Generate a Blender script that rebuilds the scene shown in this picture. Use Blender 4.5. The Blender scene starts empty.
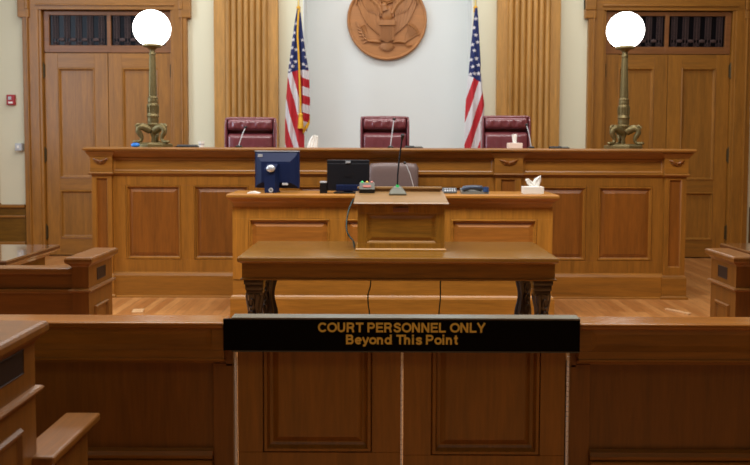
import bpy, bmesh, math, random
from mathutils import Vector, Matrix
import numpy as np
random.seed(7)
PI = math.pi
col = bpy.context.scene.collection
# ------------------------------------------------------------------ camera
F = 760.0; PITCH = math.radians(3.0); ROLL = math.radians(0.2); EYE = 1.525
PX, PY = 380.0, 186.0
cp, sp = math.cos(PITCH), math.sin(PITCH)
cam_d = bpy.data.cameras.new('camera'); cam = bpy.data.objects.new('camera', cam_d); col.objects.link(cam)
cam_d.sensor_width = 36; cam_d.lens = F / 750 * 36
cam_d.shift_x = (375 - PX) / 750; cam_d.shift_y = (PY - 232.5) / 750
cam_d.clip_start = 0.05
cam_d.dof.use_dof = True; cam_d.dof.focus_distance = 3.8; cam_d.dof.aperture_fstop = 4.0
cam.location = (0, 0, EYE)
cam.rotation_euler = (Matrix.Rotation(PI/2 - PITCH, 3, 'X') @ Matrix.Rotation(ROLL, 3, 'Z')).to_euler()
bpy.context.scene.camera = cam

def W(px, py, Y):
    """survey helper: measured photo position + known distance from the camera -> metres (x, z)"""
    a, b = px - PX, PY - py
    c, s = math.cos(ROLL), math.sin(ROLL)
    u, v = a*c - b*s, a*s + b*c
    u /= F; v /= F
    dy = cp + v*sp; dz = -sp + v*cp
    t = Y / dy
    return u*t, EYE + dz*t
def X(px, Y, py=200): return W(px, py, Y)[0]
def Z(py, Y, px=388): return W(px, py, Y)[1]

# ------------------------------------------------------------------ materials
def hexlin(h):
    h = h.lstrip('#'); o = []
    for i in (0, 2, 4):
        c = int(h[i:i+2], 16)/255
        o.append(c/12.92 if c <= .04045 else ((c+.055)/1.055)**2.4)
    return (*o, 1)
def new_mat(name):
    m = bpy.data.materials.new(name); m.use_nodes = True
    nt = m.node_tree; b = nt.nodes['Principled BSDF']
    return m, nt, b
def plain(name, h, rough=.5, metal=0, bump=0, bscale=60, var=0, coat=0, emit=None, estr=0, spec=.5):
    m, nt, b = new_mat(name)
    b.inputs['Base Color'].default_value = hexlin(h)
    b.inputs['Roughness'].default_value = rough; b.inputs['Metallic'].default_value = metal
    b.inputs['Coat Weight'].default_value = coat
    b.inputs['Specular IOR Level'].default_value = spec
    if emit:
        b.inputs['Emission Color'].default_value = hexlin(emit); b.inputs['Emission Strength'].default_value = estr
    if bump or var:
        tc = nt.nodes.new('ShaderNodeTexCoord'); n = nt.nodes.new('ShaderNodeTexNoise')
        n.inputs['Scale'].default_value = bscale; n.inputs['Detail'].default_value = 4
        nt.links.new(tc.outputs['Object'], n.inputs['Vector'])
        if bump:
            bp = nt.nodes.new('ShaderNodeBump'); bp.inputs['Strength'].default_value = bump; bp.inputs['Distance'].default_value = .01
            nt.links.new(n.outputs['Fac'], bp.inputs['Height']); nt.links.new(bp.outputs['Normal'], b.inputs['Normal'])
        if var:
            mx = nt.nodes.new('ShaderNodeMixRGB'); c = hexlin(h)
            mx.inputs[1].default_value = tuple(x*(1-var) for x in c[:3])+(1,)
            mx.inputs[2].default_value = tuple(min(1, x*(1+var)) for x in c[:3])+(1,)
            nt.links.new(n.outputs['Fac'], mx.inputs[0]); nt.links.new(mx.outputs[0], b.inputs['Base Color'])
    return m
def wood(name, h, axis='z', rough=.38, contrast=.32, fleck=.12, coat=.15):
    m, nt, b = new_mat(name); L = nt.links; N = nt.nodes.new
    tc = N('ShaderNodeTexCoord'); mp = N('ShaderNodeMapping')
    sc = [9., 9., 9.]; sc['xyz'.index(axis)] = .7
    mp.inputs['Scale'].default_value = sc
    oi = N('ShaderNodeObjectInfo'); mul = N('ShaderNodeMath'); mul.operation = 'MULTIPLY'; mul.inputs[1].default_value = 37
    L.new(oi.outputs['Random'], mul.inputs[0]); cmb = N('ShaderNodeCombineXYZ')
    for i in range(3): L.new(mul.outputs[0], cmb.inputs[i])
    L.new(cmb.outputs[0], mp.inputs['Location'])
    L.new(tc.outputs['Object'], mp.inputs['Vector'])
    n1 = N('ShaderNodeTexNoise'); n1.inputs['Scale'].default_value = 2.2; n1.inputs['Detail'].default_value = 6; n1.inputs['Distortion'].default_value = .6
    L.new(mp.outputs[0], n1.inputs['Vector'])
    n2 = N('ShaderNodeTexNoise'); n2.inputs['Scale'].default_value = 11; n2.inputs['Detail'].default_value = 3
    L.new(mp.outputs[0], n2.inputs['Vector'])
    add = N('ShaderNodeMixRGB'); add.blend_type = 'MIX'; add.inputs[0].default_value = .4
    L.new(n1.outputs['Fac'], add.inputs[1]); L.new(n2.outputs['Fac'], add.inputs[2])
    rp = N('ShaderNodeValToRGB'); c = hexlin(h)[:3]
    e = rp.color_ramp.elements
    e[0].position = .3; e[0].color = (*[x*(1-contrast) for x in c], 1)
    e[1].position = .7; e[1].color = (*[min(1, x*(1+contrast*.8)) for x in c], 1)
    L.new(add.outputs[0], rp.inputs[0])
    hv = N('ShaderNodeHueSaturation')
    vr = N('ShaderNodeMapRange'); vr.inputs[3].default_value = .92; vr.inputs[4].default_value = 1.08
    L.new(oi.outputs['Random'], vr.inputs[0]); L.new(vr.outputs[0], hv.inputs['Value'])
    L.new(rp.outputs[0], hv.inputs['Color']); L.new(hv.outputs[0], b.inputs['Base Color'])
    b.inputs['Roughness'].default_value = rough; b.inputs['Coat Weight'].default_value = coat; b.inputs['Coat Roughness'].default_value = .25
    bp = N('ShaderNodeBump'); bp.inputs['Strength'].default_value = .08; bp.inputs['Distance'].default_value = .004
    L.new(n2.outputs['Fac'], bp.inputs['Height']); L.new(bp.outputs[0], b.inputs['Normal'])
    return m
class WD:
    def __init__(s, name, h, **k): s.x = wood(name+' grain x', h, 'x', **k); s.y = wood(name+' grain y', h, 'y', **k); s.z = wood(name+' grain z', h, 'z', **k)
OAK   = WD('desk oak', 'a87026')
BEN   = WD('bench oak', '8f5c1c')
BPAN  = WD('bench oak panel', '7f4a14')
FIELD = WD('shaded rail oak', '6e4412', rough=.4)  # rail oak darkened: shade of recessed and unlit faces put into the colour
PANEL = WD('desk oak panel', 'a06424')
PIL   = WD('pilaster oak', 'b5843f', rough=.5)
DOOR  = WD('door oak', '96631f', rough=.45)
TRAN  = WD('transom wood', '86552a', rough=.5)
DARK  = WD('dark varnished oak', '6f4c12', rough=.3, coat=.35, contrast=.4)
RAIL  = WD('rail oak', '7e5214', rough=.33, coat=.3)
DARKTOP = WD('table oak', '755019', rough=.27, coat=.25)
END = WD('bench end oak', '704516', rough=.36, coat=.2)
LBOD = WD('lectern oak', '94651a', rough=.42, contrast=.45, coat=0.)
LECT  = WD('lectern top oak', '8e6c42', rough=.34, coat=.0)
CAPW = WD('rail cap oak', '855119', rough=.22, coat=.2)
WALN  = WD('seal wood', 'a8703c', rough=.6, contrast=.15)
M_carve = plain('black carved wood', '1d100a', .3, coat=.4, bump=.3, bscale=45)
M_carve2 = plain('brown carved wood', '1e1005', .35, coat=.3, bump=.3, bscale=45)
M_cream = plain('cream wall paint', 'ddd8bc', .85, var=.02, bscale=3)
M_white = plain('white wall paint', 'dfe3e0', .85, var=.015, bscale=3)
M_ceil = plain('ceiling paint', 'd9d5c8', .9)
M_gal = plain('gallery wall', '6b5a42', .9)
M_brass = plain('aged brass', '766842', .45, .6, bump=.25, bscale=70, var=.3)
M_gold = plain('gold trim', 'd9a21a', .5, .1)
M_goldm = plain('gold metal', 'd8c07a', .3, .8)
M_globe = plain('lit opal glass', 'ffffff', .3, emit='fffaf2', estr=7)
M_leather = plain('burgundy leather', '73343a', .4, bump=.6, bscale=14, var=.2, coat=.7)
M_leather2 = plain('mauve leather', '6e5c58', .4, bump=.12, bscale=40, var=.08)
M_black = plain('black plastic', '0b0c10', .4)
M_navy = plain('dark monitor plastic', '101e42', .5, spec=.25)
M_mont = plain('black monitor plastic', '0d1017', .4)
M_grey = plain('grey plastic', '77776f', .45)
M_lgrey = plain('light grey plastic', 'b9bcbf', .35)
M_steel = plain('brushed steel', 'eceef2', .35, .2)
M_silver = plain('silver plastic', 'd4d8dc', .2, .5)
M_paper = plain('white paper', 'f1efe8', .8)
M_box = plain('tissue carton', 'e3ddd0', .7, var=.06, bscale=40)
M_boxpink = plain('pale pink carton', 'e9d3c4', .7)
M_blue = plain('blue plastic', '2f7fd6', .4)
M_red = plain('red plastic', 'a4181c', .4)
M_signblack = plain('black sign plastic', '020203', .6, spec=.08)
M_letter = plain('gold letter', 'dcbc52', .45)
M_edge = plain('wall reflection strip', '6e6e64', .25)
M_acr = plain('smoked acrylic', '3b3f3b', .2)
M_iron = plain('dark grille iron', '4a3836', .6, .1)
M_pane = plain('dark transom glass', '08090f', .3, spec=.2)
M_cable = plain('green black cable', '10302c', .5)
M_fblue = plain('flag blue cloth', '18265e', .8, bump=.1, bscale=300)
M_fred = plain('flag red cloth', 'b8202a', .8, bump=.1, bscale=300)
M_fwhite = plain('flag white cloth', 'd6d2d4', .8, bump=.1, bscale=300)
M_hinge = plain('aged bronze', '4e4026', .45, .5)
M_vent = plain('dark wood inset', '241407', .5)
M_key = plain('pale keys', 'c8ccd0', .5)
M_pink = plain('red led', 'c07a70', .4, emit='ff4030', estr=.03)
M_green = plain('green led', '3aa05a', .4, emit='30c060', estr=.5)
M_yel = plain('yellow led', 'c8a030', .4)
M_tan = plain('tan floor plate', 'd2a878', .5)

def floor_mat():
    m, nt, b = new_mat('oak plank floor'); L = nt.links; N = nt.nodes.new
    tc = N('ShaderNodeTexCoord'); mp = N('ShaderNodeMapping'); mp.inputs['Rotation'].default_value = (0, 0, PI/2)
    L.new(tc.outputs['Object'], mp.inputs['Vector'])
    br = N('ShaderNodeTexBrick'); br.inputs['Scale'].default_value = 1; br.inputs['Brick Width'].default_value = 1.3; br.inputs['Row Height'].default_value = .085
    br.inputs['Mortar Size'].default_value = .0012; br.offset = .37
    br.inputs['Color1'].default_value = hexlin('c58a50'); br.inputs['Color2'].default_value = hexlin('a86c38'); br.inputs['Mortar'].default_value = hexlin('5a3820')
    L.new(mp.outputs[0], br.inputs['Vector'])
    m2 = N('ShaderNodeMapping'); m2.inputs['Scale'].default_value = (14, 1.2, 1); L.new(tc.outputs['Object'], m2.inputs['Vector'])
    n = N('ShaderNodeTexNoise'); n.inputs['Scale'].default_value = 3; n.inputs['Detail'].default_value = 5; L.new(m2.outputs[0], n.inputs['Vector'])
    mx = N('ShaderNodeMixRGB'); mx.blend_type = 'OVERLAY'; mx.inputs[0].default_value = .45
    L.new(br.outputs['Color'], mx.inputs[1]); L.new(n.outputs['Fac'], mx.inputs[2]); L.new(mx.outputs[0], b.inputs['Base Color'])
    b.inputs['Roughness'].default_value = .35; b.inputs['Coat Weight'].default_value = .2
    return m
M_floor = floor_mat()

# ------------------------------------------------------------------ mesh helpers
class MB:
    """collects shapes of ONE part"""
    def __init__(s): s.bm = bmesh.new(); s.T = Matrix.Identity(4)
    def _v(s, p): return s.bm.verts.new(s.T @ Vector(p))
    def box(s, x0, x1, y0, y1, z0, z1, bev=0, seg=2):
        v = [s._v(p) for p in ((x0,y0,z0),(x1,y0,z0),(x1,y1,z0),(x0,y1,z0),(x0,y0,z1),(x1,y0,z1),(x1,y1,z1),(x0,y1,z1))]
        fs = [s.bm.faces.new([v[i] for i in q]) for q in ((0,3,2,1),(4,5,6,7),(0,1,5,4),(1,2,6,5),(2,3,7,6),(3,0,4,7))]
        if bev:
            es = list({e for f in fs for e in f.edges})
            bmesh.ops.bevel(s.bm, geom=es, offset=bev, segments=seg, affect='EDGES', profile=.6)
        return s
    def rings(s, rings, cap0=True, cap1=True, closed=True):
        R = [[s._v(p) for p in r] for r in rings]; n = len(R[0])
        for a, b in zip(R, R[1:]):
            for i in range(n if closed else n-1):
                j = (i+1) % n
                s.bm.faces.new((a[i], a[j], b[j], b[i]))
        if cap0: s.bm.faces.new(list(reversed(R[0])))
        if cap1: s.bm.faces.new(R[-1])
        return s
    def stack(s, x0, x1, y0, y1, prof):
        """mitred mouldings round a rectangular plan: prof = [(outward offset, z)...] upwards"""
        return s.rings([[(x0-o,y0-o,z),(x1+o,y0-o,z),(x1+o,y1+o,z),(x0-o,y1+o,z)] for o, z in prof])
    def panel(s, x0, x1, z0, z1, y, prof=None, back=.012, split=None):
        """moulded raised panel facing -y: prof = [(inset, y offset)...]"""
        prof = prof or [(0,-.001),(.006,-.012),(.014,-.012),(.022,.008),(.03,.012),(.034,.012),(.062,.002),(.066,.0)]
        mx = min(x1-x0, z1-z0)/2*.96
        k = min(1, mx/max(p[0] for p in prof))
        R = [[(x0+i*k,y+o,z0+i*k),(x1-i*k,y+o,z0+i*k),(x1-i*k,y+o,z1-i*k),(x0+i*k,y+o,z1-i*k)] for i, o in prof]
        R = [[(x0,y+back,z0),(x1,y+back,z0),(x1,y+back,z1),(x0,y+back,z1)]] + R
        if split:
            s.rings(R[:split+1], cap1=False); s.bm.faces.ensure_lookup_table(); n0 = len(s.bm.faces)
            s.rings(R[split:], cap0=False); s.bm.faces.ensure_lookup_table()
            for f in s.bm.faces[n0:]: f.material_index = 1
            return s
        return s.rings(R)
    def lathe(s, prof, c=(0,0,0), n=32):
        return s.rings([[(c[0]+max(r,1e-4)*math.cos(2*PI*i/n), c[1]+max(r,1e-4)*math.sin(2*PI*i/n), c[2]+z) for i in range(n)] for r, z in prof])
    def tube(s, pts, r, n=8):
        pts = [Vector(p) for p in pts]; rr = r if isinstance(r, (list, tuple)) else [r]*len(pts)
        R = []; up = Vector((0,0,1))
        prev = None
        for i, p in enumerate(pts):
            t = (pts[min(i+1,len(pts)-1)] - pts[max(i-1,0)]).normalized()
            if prev is None:
                a = t.cross(up if abs(t.z) < .95 else Vector((1,0,0))).normalized()
            else:
                a = (prev - t*prev.dot(t)).normalized()
            prev = a; b = t.cross(a)
            R.append([p + (a*math.cos(2*PI*k/n) + b*math.sin(2*PI*k/n))*rr[i] for k in range(n)])
        return s.rings(R)
    def prism(s, poly, a, b, axis='y'):
        """polygon in the two other axes extruded along axis"""
        def P(p, d):
            return {'y': (p[0], d, p[1]), 'x': (d, p[0], p[1]), 'z': (p[0], p[1], d)}[axis]
        return s.rings([[P(p, a) for p in poly], [P(p, b) for p in poly]])
    def ell(s, c, r, nu=16, nv=10, e=1.0):
        f = lambda v: math.copysign(abs(v)**e, v)
        rings = []
        for j in range(nv+1):
            ph = -PI/2 + PI*j/nv; ph = max(-PI/2+.02, min(PI/2-.02, ph))
            rings.append([(c[0]+r[0]*f(math.cos(ph))*f(math.cos(2*PI*i/nu)), c[1]+r[1]*f(math.cos(ph))*f(math.sin(2*PI*i/nu)), c[2]+r[2]*f(math.sin(ph))) for i in range(nu)])
        return s.rings(rings)
    def obj(s, name, mat, parent=None, smooth=None, **props):
        bmesh.ops.recalc_face_normals(s.bm, faces=s.bm.faces[:])
        me = bpy.data.meshes.new(name); s.bm.to_mesh(me); s.bm.free()
        for m in (mat if isinstance(mat, list) else [mat]): me.materials.append(m)
        o = bpy.data.objects.new(name, me); col.objects.link(o)
        if parent: o.parent = parent
        if smooth is not None:
            for p in me.polygons: p.use_smooth = True
            if smooth < 180:
                me.set_sharp_from_angle(angle=math.radians(smooth))
        for k, v in props.items(): o[k] = v
        return o
def thing(name, label, cat, loc=(0,0,0), group=None):
    o = bpy.data.objects.new(name, None); col.objects.link(o); o.location = loc; o.empty_display_size = .1
    o['label'] = label; o['category'] = cat
    if group: o['group'] = group
    bpy.context.view_layer.update()
    return o
def tag(o, label, cat, group=None):
    o['label'] = label; o['category'] = cat
    if group: o['group'] = group
    return o
def struct(o): o['kind'] = 'structure'; return o
def sroot(name):
    o = bpy.data.objects.new(name, None); col.objects.link(o); o['kind'] = 'structure'; return o
def dup(o, loc=None, rotz=None, parent=None, label=None):
    c = o.copy(); col.objects.link(c)
    if parent: c.parent = parent
    for ch in list(o.children): dup(ch, parent=c)
    if loc is not None: c.location = loc
    if rotz is not None: c.rotation_euler.z = rotz
    if label: c['label'] = label
    return c
def arc(c, r, a0, a1, n, plane='xz', y=0):
    return [(c[0]+r*math.cos(a0+(a1-a0)*i/n), y, c[1]+r*math.sin(a0+(a1-a0)*i/n)) for i in range(n+1)]

# ------------------------------------------------------------------ room shell
YW = 10.4; H = 5.2; XL, XR = -6.2, 6.2; YB = -6.0
struct(MB().box(XL-.2, XR+.2, YB, YW+.9, -.1, 0).obj('floor', M_floor))
struct(MB().box(XL-.2, XR+.2, YB, YW+.9, H, H+.1).obj('ceiling', M_ceil))
struct(MB().box(XL-.2, XL, YB, YW+.9, 0, H).obj('wall_left', M_gal))
struct(MB().box(XR, XR+.2, YB, YW+.9, 0, H).obj('wall_right', M_gal))
struct(MB().box(XL, XR, YB-.1, YB, 0, H).obj('wall_rear', M_gal))
nx0, nx1 = X(303, YW, 80), X(472, YW, 80)
DOORS = {'door_1': ((25, 188), (42.5, 171, 107), (9.5, 52)), 'door_2': ((586.5, 748.5), (605, 731, 668.7), (10.5, 53.5))}
w = MB(); edges = [XL]
for c_, j_, t_ in DOORS.values():
    a_, b_ = X(j_[0], YW-.06, 120)-.03, X(j_[1], YW-.06, 120)+.03
    w.box(a_, b_, YW, YW+.45, Z(t_[0], YW-.06, (j_[0]+j_[1])/2)+.03, H); edges += [a_, b_]
edges = [XL, edges[1], edges[2], nx0, nx1, edges[3], edges[4], XR]
for i in range(0, 8, 2): w.box(edges[i], edges[i+1], YW, YW+.45, 0, H)
struct(w.obj('wall_back', M_cream))
struct(MB().box(nx0-.3, nx1+.3, YW+.45, YW+.6, 0, H).box(nx0, nx0+.012, YW, YW+.45, 0, H).box(nx1-.012, nx1, YW, YW+.45, 0, H).obj('wall_alcove', M_white))

# fluted pilasters on the back wall
def pilaster(name, p0, p1, f0, f1):
    r = sroot(name); Y0 = YW-.10
    x0, x1 = X(p0, Y0, 80), X(p1, Y0, 80); a, b = X(f0, Y0, 80), X(f1, Y0, 80)
    MB().box(x0, x1, Y0, YW, 0, H-.01, .006).obj('pilaster_back', PIL.z, r)
    n = 7; wd = (b-a)/n; m = MB()
    for i in range(n):   # rounded reeds with a groove between
        c = a+wd*(i+.5); h = wd*.5
        poly = [(c-h, Y0)] + [(c-h*.82*math.cos(t), Y0-.012-.03*math.sin(t)) for t in [PI*k/8 for k in range(9)]] + [(c+h, Y0)]
        m.prism(poly, .25, H-.02, 'z')
    m.obj('reeding', PIL.z, r, smooth=40)
    MB().stack(x0, x1, Y0, YW-.002, [(.05,0),(.05,.2),(.03,.23),(.0,.25)]).obj('plinth_block', PIL.x, r)
    # the side strip next to the cream wall stands further back
    return r
pilaster('trim_1', 214, 278, 225, 268)
pilaster('trim_2', 497, 560, 507, 550)

# wainscot at the far sides and side casings
def wainscot(name, x0, x1):
    r = sroot(name); z = Z(205, YW, 15)
    m = MB(); m.box(x0, x1, YW-.03, YW, 0, z, .003); m.obj('wainscot_board', DARK.x, r)
    m = MB(); m.box(x0, x1, YW-.07, YW, z-.03, z+.01, .008); m.box(x0, x1, YW-.05, YW, z-.17, z-.14, .008); m.obj('dado_rail', DOOR.x, r)
    m = MB(); m.box(x0, x1, YW-.06, YW, 0, .2, .01); m.obj('base_board', DOOR.x, r)

# ------------------------------------------------------------------ doors
def make_door(name, cas, jam, tr_y, flip, tilt=0):
    """double door with a transom; cas=(outer px left, right), jam=(opening px), tr_y=(top,bottom of transom)"""
    r = sroot(name); Yc = YW-.06; Yd = YW+.03
    c0, c1 = X(cas[0], Yc, 150), X(cas[1], Yc, 150); j0, j1 = X(jam[0], Yc, 120), X(jam[1], Yc, 120)
    pm = (jam[0]+jam[1])/2
    zt, zb = Z(tr_y[0], Yc, pm), Z(tr_y[1], Yc, pm); ztop = zt + .62
    # casing: stepped boards
    m = MB()
    for a, b, s in ((c0, j0, 1), (c1, j1, -1)):
        wv = abs(b-a)
        for f0, f1, d in ((0, .28, .075), (.24, .32, .09), (.28, .86, .06), (.82, 1.0, .045)):
            u, v = a+s*wv*f0, a+s*wv*f1
            m.box(min(u,v), max(u,v), YW-d, YW+.06, 0, zt+.02, .006)
    m.obj('casing', DOOR.z, r)
    m = MB(); m.box(c0+.0, c1-.0, YW-.062, YW+.05, zt, ztop, .004)
    m.box(j0-.06, j1+.06, YW-.078, YW, zt+.05, zt+.075, .01)
    for a in (c0-.055, c1-.1):
        m.box(a, a+.155, YW-.088, YW, zt-.11, ztop, .012)
        m.box(a+.1*(a<0 and a==c0-.055), a+.05+.1*(a==c0-.055), YW-.1, YW, zt+.0, ztop, .012)
    m.obj('header', DOOR.x, r)
    # jambs and backing behind
    MB().box(j0-.02, j1+.02, YW+.2, YW+.24, 0, zt+.1).obj('door_stop', M_hinge, r)
    # transom
    t = bpy.data.objects.new('transom', None); col.objects.link(t); t.parent = r; t.location = (0, Yd, zb)
    hh = zt-zb-.012; g = .008; m = MB(); xm = X(jam[2], Yc, 30); b = .075
    a0, a1 = j0+g, j1-g
    m.box(a0, a1, -.02, .02, 0, b*1.3, .006); m.box(a0, a1, -.02, .02, hh-b*.7, hh, .006)
    for u in (a0, a1-b, xm-b*.35): m.box(u, u+(b if u != xm-b*.35 else b*.7), -.022, .02, 0, hh, .006)
    m.obj('transom_frame', TRAN.x, t)
    MB().box(a0+b*.5, a1-b*.5, .012, .018, b*.5, hh-b*.4).obj('glass', M_pane, t)
    for u0, u1 in ((a0+b, xm-b*.35), (xm+b*.35, a1-b)):
        g_ = MB(); z0, z1 = b*1.3, hh-b*.7; n = 4 if u1-u0 > .55 else 3; n = max(3, round((u1-u0)/.15))
        st = (u1-u0)/n
        for i in range(n):
            cx = u0+st*(i+.5)
            for k in range(9):           # bead chain
                zz = z1-.018-(z1-z0)*.085*k
                g_.tube([(cx-.02+.012*math.cos(q), 0, zz+.012*math.sin(q)) for q in [2*PI*j/8 for j in range(9)]], .004, 5)
                g_.tube([(cx+.02+.012*math.cos(q), 0, zz+.012*math.sin(q)) for q in [2*PI*j/8 for j in range(9)]], .004, 5)
            g_.box(cx-.004, cx+.004, -.004, .004, z0, z1); g_.box(cx-.04, cx-.036, -.004, .004, z0, z1); g_.box(cx+.036, cx+.04, -.004, .004, z0, z1)
            for dx in (-st*.5,):
                if i: g_.ell((cx+dx, 0, z0+.08), (.042, .01, .024), 12, 6)
            g_.tube([(cx+.024*math.cos(q), 0, z0+.03+.024*math.sin(q)) for q in [2*PI*j/12 for j in range(13)]], .005, 5)
        g_.obj('grille', M_iron, t)
    t.rotation_euler.x = math.radians(tilt)
    # leaves
    xm = X(jam[2], Yc, 120)
    for k, (a, b2) in enumerate(((j0+.006, xm-.004), (xm+.004, j1-.006))):
        lf = bpy.data.objects.new('door_leaf', None); col.objects.link(lf); lf.parent = r; lf.location = (0, Yd, 0)
        st = .185; z0 = .015; zt2 = zb-.008
        outer_left = (k == 0)
        # the meeting stile looks narrower
        s0, s1 = (st, st*.98)
        rails = [(z0, Z(238, Yd, 70)), (Z(190, Yd, 70), Z(178, Yd, 70)+.0), (Z(68, Yd, pm), zt2)]
        m = MB()
        m.box(a, a+s0, -.02, .03, z0, zt2, .003); m.box(b2-s1, b2, -.02, .03, z0, zt2, .003)
        m.obj('stile', DOOR.z, lf)
        m = MB()
        for q0, q1 in rails: m.box(a+s0, b2-s1, -.019, .028, q0, q1, .002)
        m.obj('rail', DOOR.x, lf)
        for q0, q1 in ((rails[0][1], rails[1][0]), (rails[1][1], rails[2][0])):
            MB().panel(a+s0, b2-s1, q0, q1, .004, [(0,-.022),(.008,-.032),(.02,-.03),(.028,-.012),(.032,-.004),(.04,-.002)], .02).obj('panel', DOOR.z, lf)
        hx = a-.006 if k == 0 else b2+.006
        for py in (71, 155, 232):
            zz = Z(py, Yd, pm)
            hm = MB(); hm.tube([(hx, -.04, zz-.09), (hx, -.04, zz+.09)], .014, 10)
            for e in (-.1, .1): hm.ell((hx, -.04, zz+e), (.01, .01, .014), 8, 6)
            hm.box(hx-.02, hx+.02, -.035, -.02, zz-.085, zz+.085)
            hm.obj('hinge', M_hinge, lf, smooth=50)
    return r
make_door('door_1', *DOORS['door_1'], 0)
make_door('door_2', *DOORS['door_2'], 1, tilt=3.0)
wainscot('trim_3', XL+.01, X(25, YW)+.02)
wainscot('trim_4', X(748.5, YW)+.01, XR-.01)
# window casing edge at the far side of the cream wall
m = MB(); xx = X(0.5, YW, 160)
m.box(xx-.3, xx-.02, YW-.06, YW, Z(205, YW, 5), Z(118, YW, 5), .008); m.box(xx-.34, xx, YW-.08, YW, Z(205, YW, 5)-.02, Z(205, YW, 5)+.03, .008)
struct(m.obj('trim_5', DOOR.z))

# fire call point and switch on the wall
p = W(12, 100, YW); t = thing('fire_alarm_call_point', 'small red fire alarm box high on the cream wall beside a door casing', 'alarm', (p[0], YW+.003, p[1]))
MB().box(-.055, .055, -.05, 0, -.07, .07, .008).obj('housing', M_red, t)
MB().box(-.03, .012, -.056, -.045, .0, .045, .004).obj('label_plate', M_lgrey, t)
MB().box(-.03, .03, -.054, -.045, -.05, -.025, .004).obj('pull_bar', M_paper, t)
p = W(22.5, 147, YW-.08); t = thing('light_switch', 'small pale switch box on the door casing under the red alarm', 'switch', (X(21, YW, 147), YW, p[1]))
MB().box(-.04, .045, -.09, 0, -.05, .05, .006).obj('switch_box', M_lgrey, t); MB().box(-.012, .014, -.1, -.085, -.02, .02, .003).obj('toggle', M_paper, t)

# ------------------------------------------------------------------ seal
YS = YW+.45
cx, cz = W(387, 20, YS-.05); rad = (X(427, YS-.05, 20)-X(347, YS-.05, 20))/2
seal = thing('carved_seal', 'round carved wooden eagle seal hung on the white wall', 'seal', (cx, YS-.0015, cz))
m = MB(); m.T = Matrix.Rotation(PI/2, 4, 'X')
m.lathe([(0,0),(rad*.97,0),(rad,.015),(rad,.05),(rad*.985,.065),(rad*.965,.07),(rad*.935,.062),(rad*.92,.05),(0,.05)], n=96)
m.obj('disc', WALN.x, seal, smooth=30)
u = rad/40.0    # one survey unit on the carving
def S(px, py, d=0): return (px*u, -.05-d, -py*u)      # px,py relative to the seal centre
def feather(m, a, b, wd, th=.02, y=.0):
    A, B = Vector(S(*a)), Vector(S(*b)); n = 7; R = []
    d = (B-A); nn = Vector((-d.z, 0, d.x)).normalized()
    for i in range(n+1):
        f = i/n; w_ = wd*u*(.35+.65*math.sin(PI*min(.97, max(.04, f**.8))))*.5
        c = A+d*f
        R.append([c-nn*w_+Vector((0,.012,0)), c-nn*w_*.6+Vector((0,-th-y,0)), c+nn*w_*.6+Vector((0,-th*1.25-y,0)), c+nn*w_+Vector((0,.012,0))])
    m.rings(R)
for sgn in (-1, 1):
    m = MB()
    for i in range(10):   # long primaries fanning from the raised wing tip down to the shield
        f = i/9
        a = (sgn*(29-19*f), -18-6*math.sin(f*PI)+2*f); b = (sgn*(21-13.5*f), 2+13*f**.8)
        feather(m, a, b, 4.2, .02, .004*(i % 2))
    for i in range(7):    # coverts
        f = i/6
        feather(m, (sgn*(25-18*f), -22+4*f), (sgn*(19-13*f), -8+5*f), 4, .032)
    m.tube([S(sgn*p_[0], p_[1], .02) for p_ in ((5,-6),(9,-14),(16,-21),(24,-24),(30,-21),(31,-15))], [.03,.035,.035,.03,.022,.01], 8)
    m.obj('wing', WALN.z, seal, smooth=45)
m = MB(); m.prism([(S(*q)[0], S(*q)[2]) for q in ((-7.5,1),(7.5,1),(7.5,20),(0,22.5),(-7.5,20))], -.09, -.04, 'y')
for k in range(7): m.box((-7.2+2.1*k)*u, (-6.2+2.1*k)*u, -.112, -.085, -20.3*u, -6.5*u, .004)
m.box(-8*u, 8*u, -.122, -.085, -6*u, -.6*u, .006); m.obj('shield', WALN.z, seal)
m = MB(); m.ell(S(0, -6, 0), (6.5*u, .045, 8*u), 16, 10); m.ell(S(-3, -14, .01), (3.2*u, .05, 3.4*u), 14, 8); m.tube([S(-2,-9,.02), S(-3,-13,.03)], [4*u, 3*u], 10)
m.tube([S(-5.5,-14.5,.03), S(-8,-13.8,.03), S(-8.6,-12.6,.025)], [1.2*u, .9*u, .3*u], 8); m.obj('eagle_body', WALN.z, seal, smooth=60)
m = MB()
for i in range(9):
    a = math.radians(-60+15*i); feather(m, (math.sin(a)*1.5, 22.5), (math.sin(a)*9.0, 22+9.5*math.cos(a)), 3.2, .02, .004*(i % 2))
m.obj('tail', WALN.z, seal, smooth=45)
m = MB()
m.tube([S(-6,22,.015), S(-12,21.5,.02), S(-18,21,.015), S(-23,18,.012), S(-27,9,.01)], [.02,.022,.016,.012,.008], 8)
random.seed(3)
for i in range(13):
    f = i/12; c = (-19-9*f, 20-14*f); a = math.radians(200+90*f + (55 if i % 2 else -55))
    feather(m, c, (c[0]+5.5*math.cos(a), c[1]+5.5*math.sin(a)*1.0), 2.6, .016)
m.obj('olive_branch', WALN.x, seal, smooth=45)
m = MB()
m.tube([S(6,22,.015), S(12,21.5,.02), S(18,22.5,.018), S(20,20,.012)], [.02,.022,.02,.012], 8)
for i in range(7):
    a = math.radians(-78+9*i); e = (19+16*math.cos(a)*.75, 21+16*math.sin(a)*1.0)
    m.tube([S(17,23,.012), S(*e, .012)], .008, 6)
    feather(m, e, (e[0]+3.4*math.cos(a), e[1]+3.4*math.sin(a)), 3.2, .018)
for i in range(5): feather(m, (18+i*.8, 23+i*.6), (21+i*1.1, 27-i*.4), 2.2, .016)
m.obj('arrows', WALN.x, seal, smooth=45)
m = MB()
for i in range(26):
    a = 2*PI*i/26; m.ell(S(8.6*math.cos(a), -25+8.6*math.sin(a), 0), (1.3*u, .035, 1.3*u), 8, 6)
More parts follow.
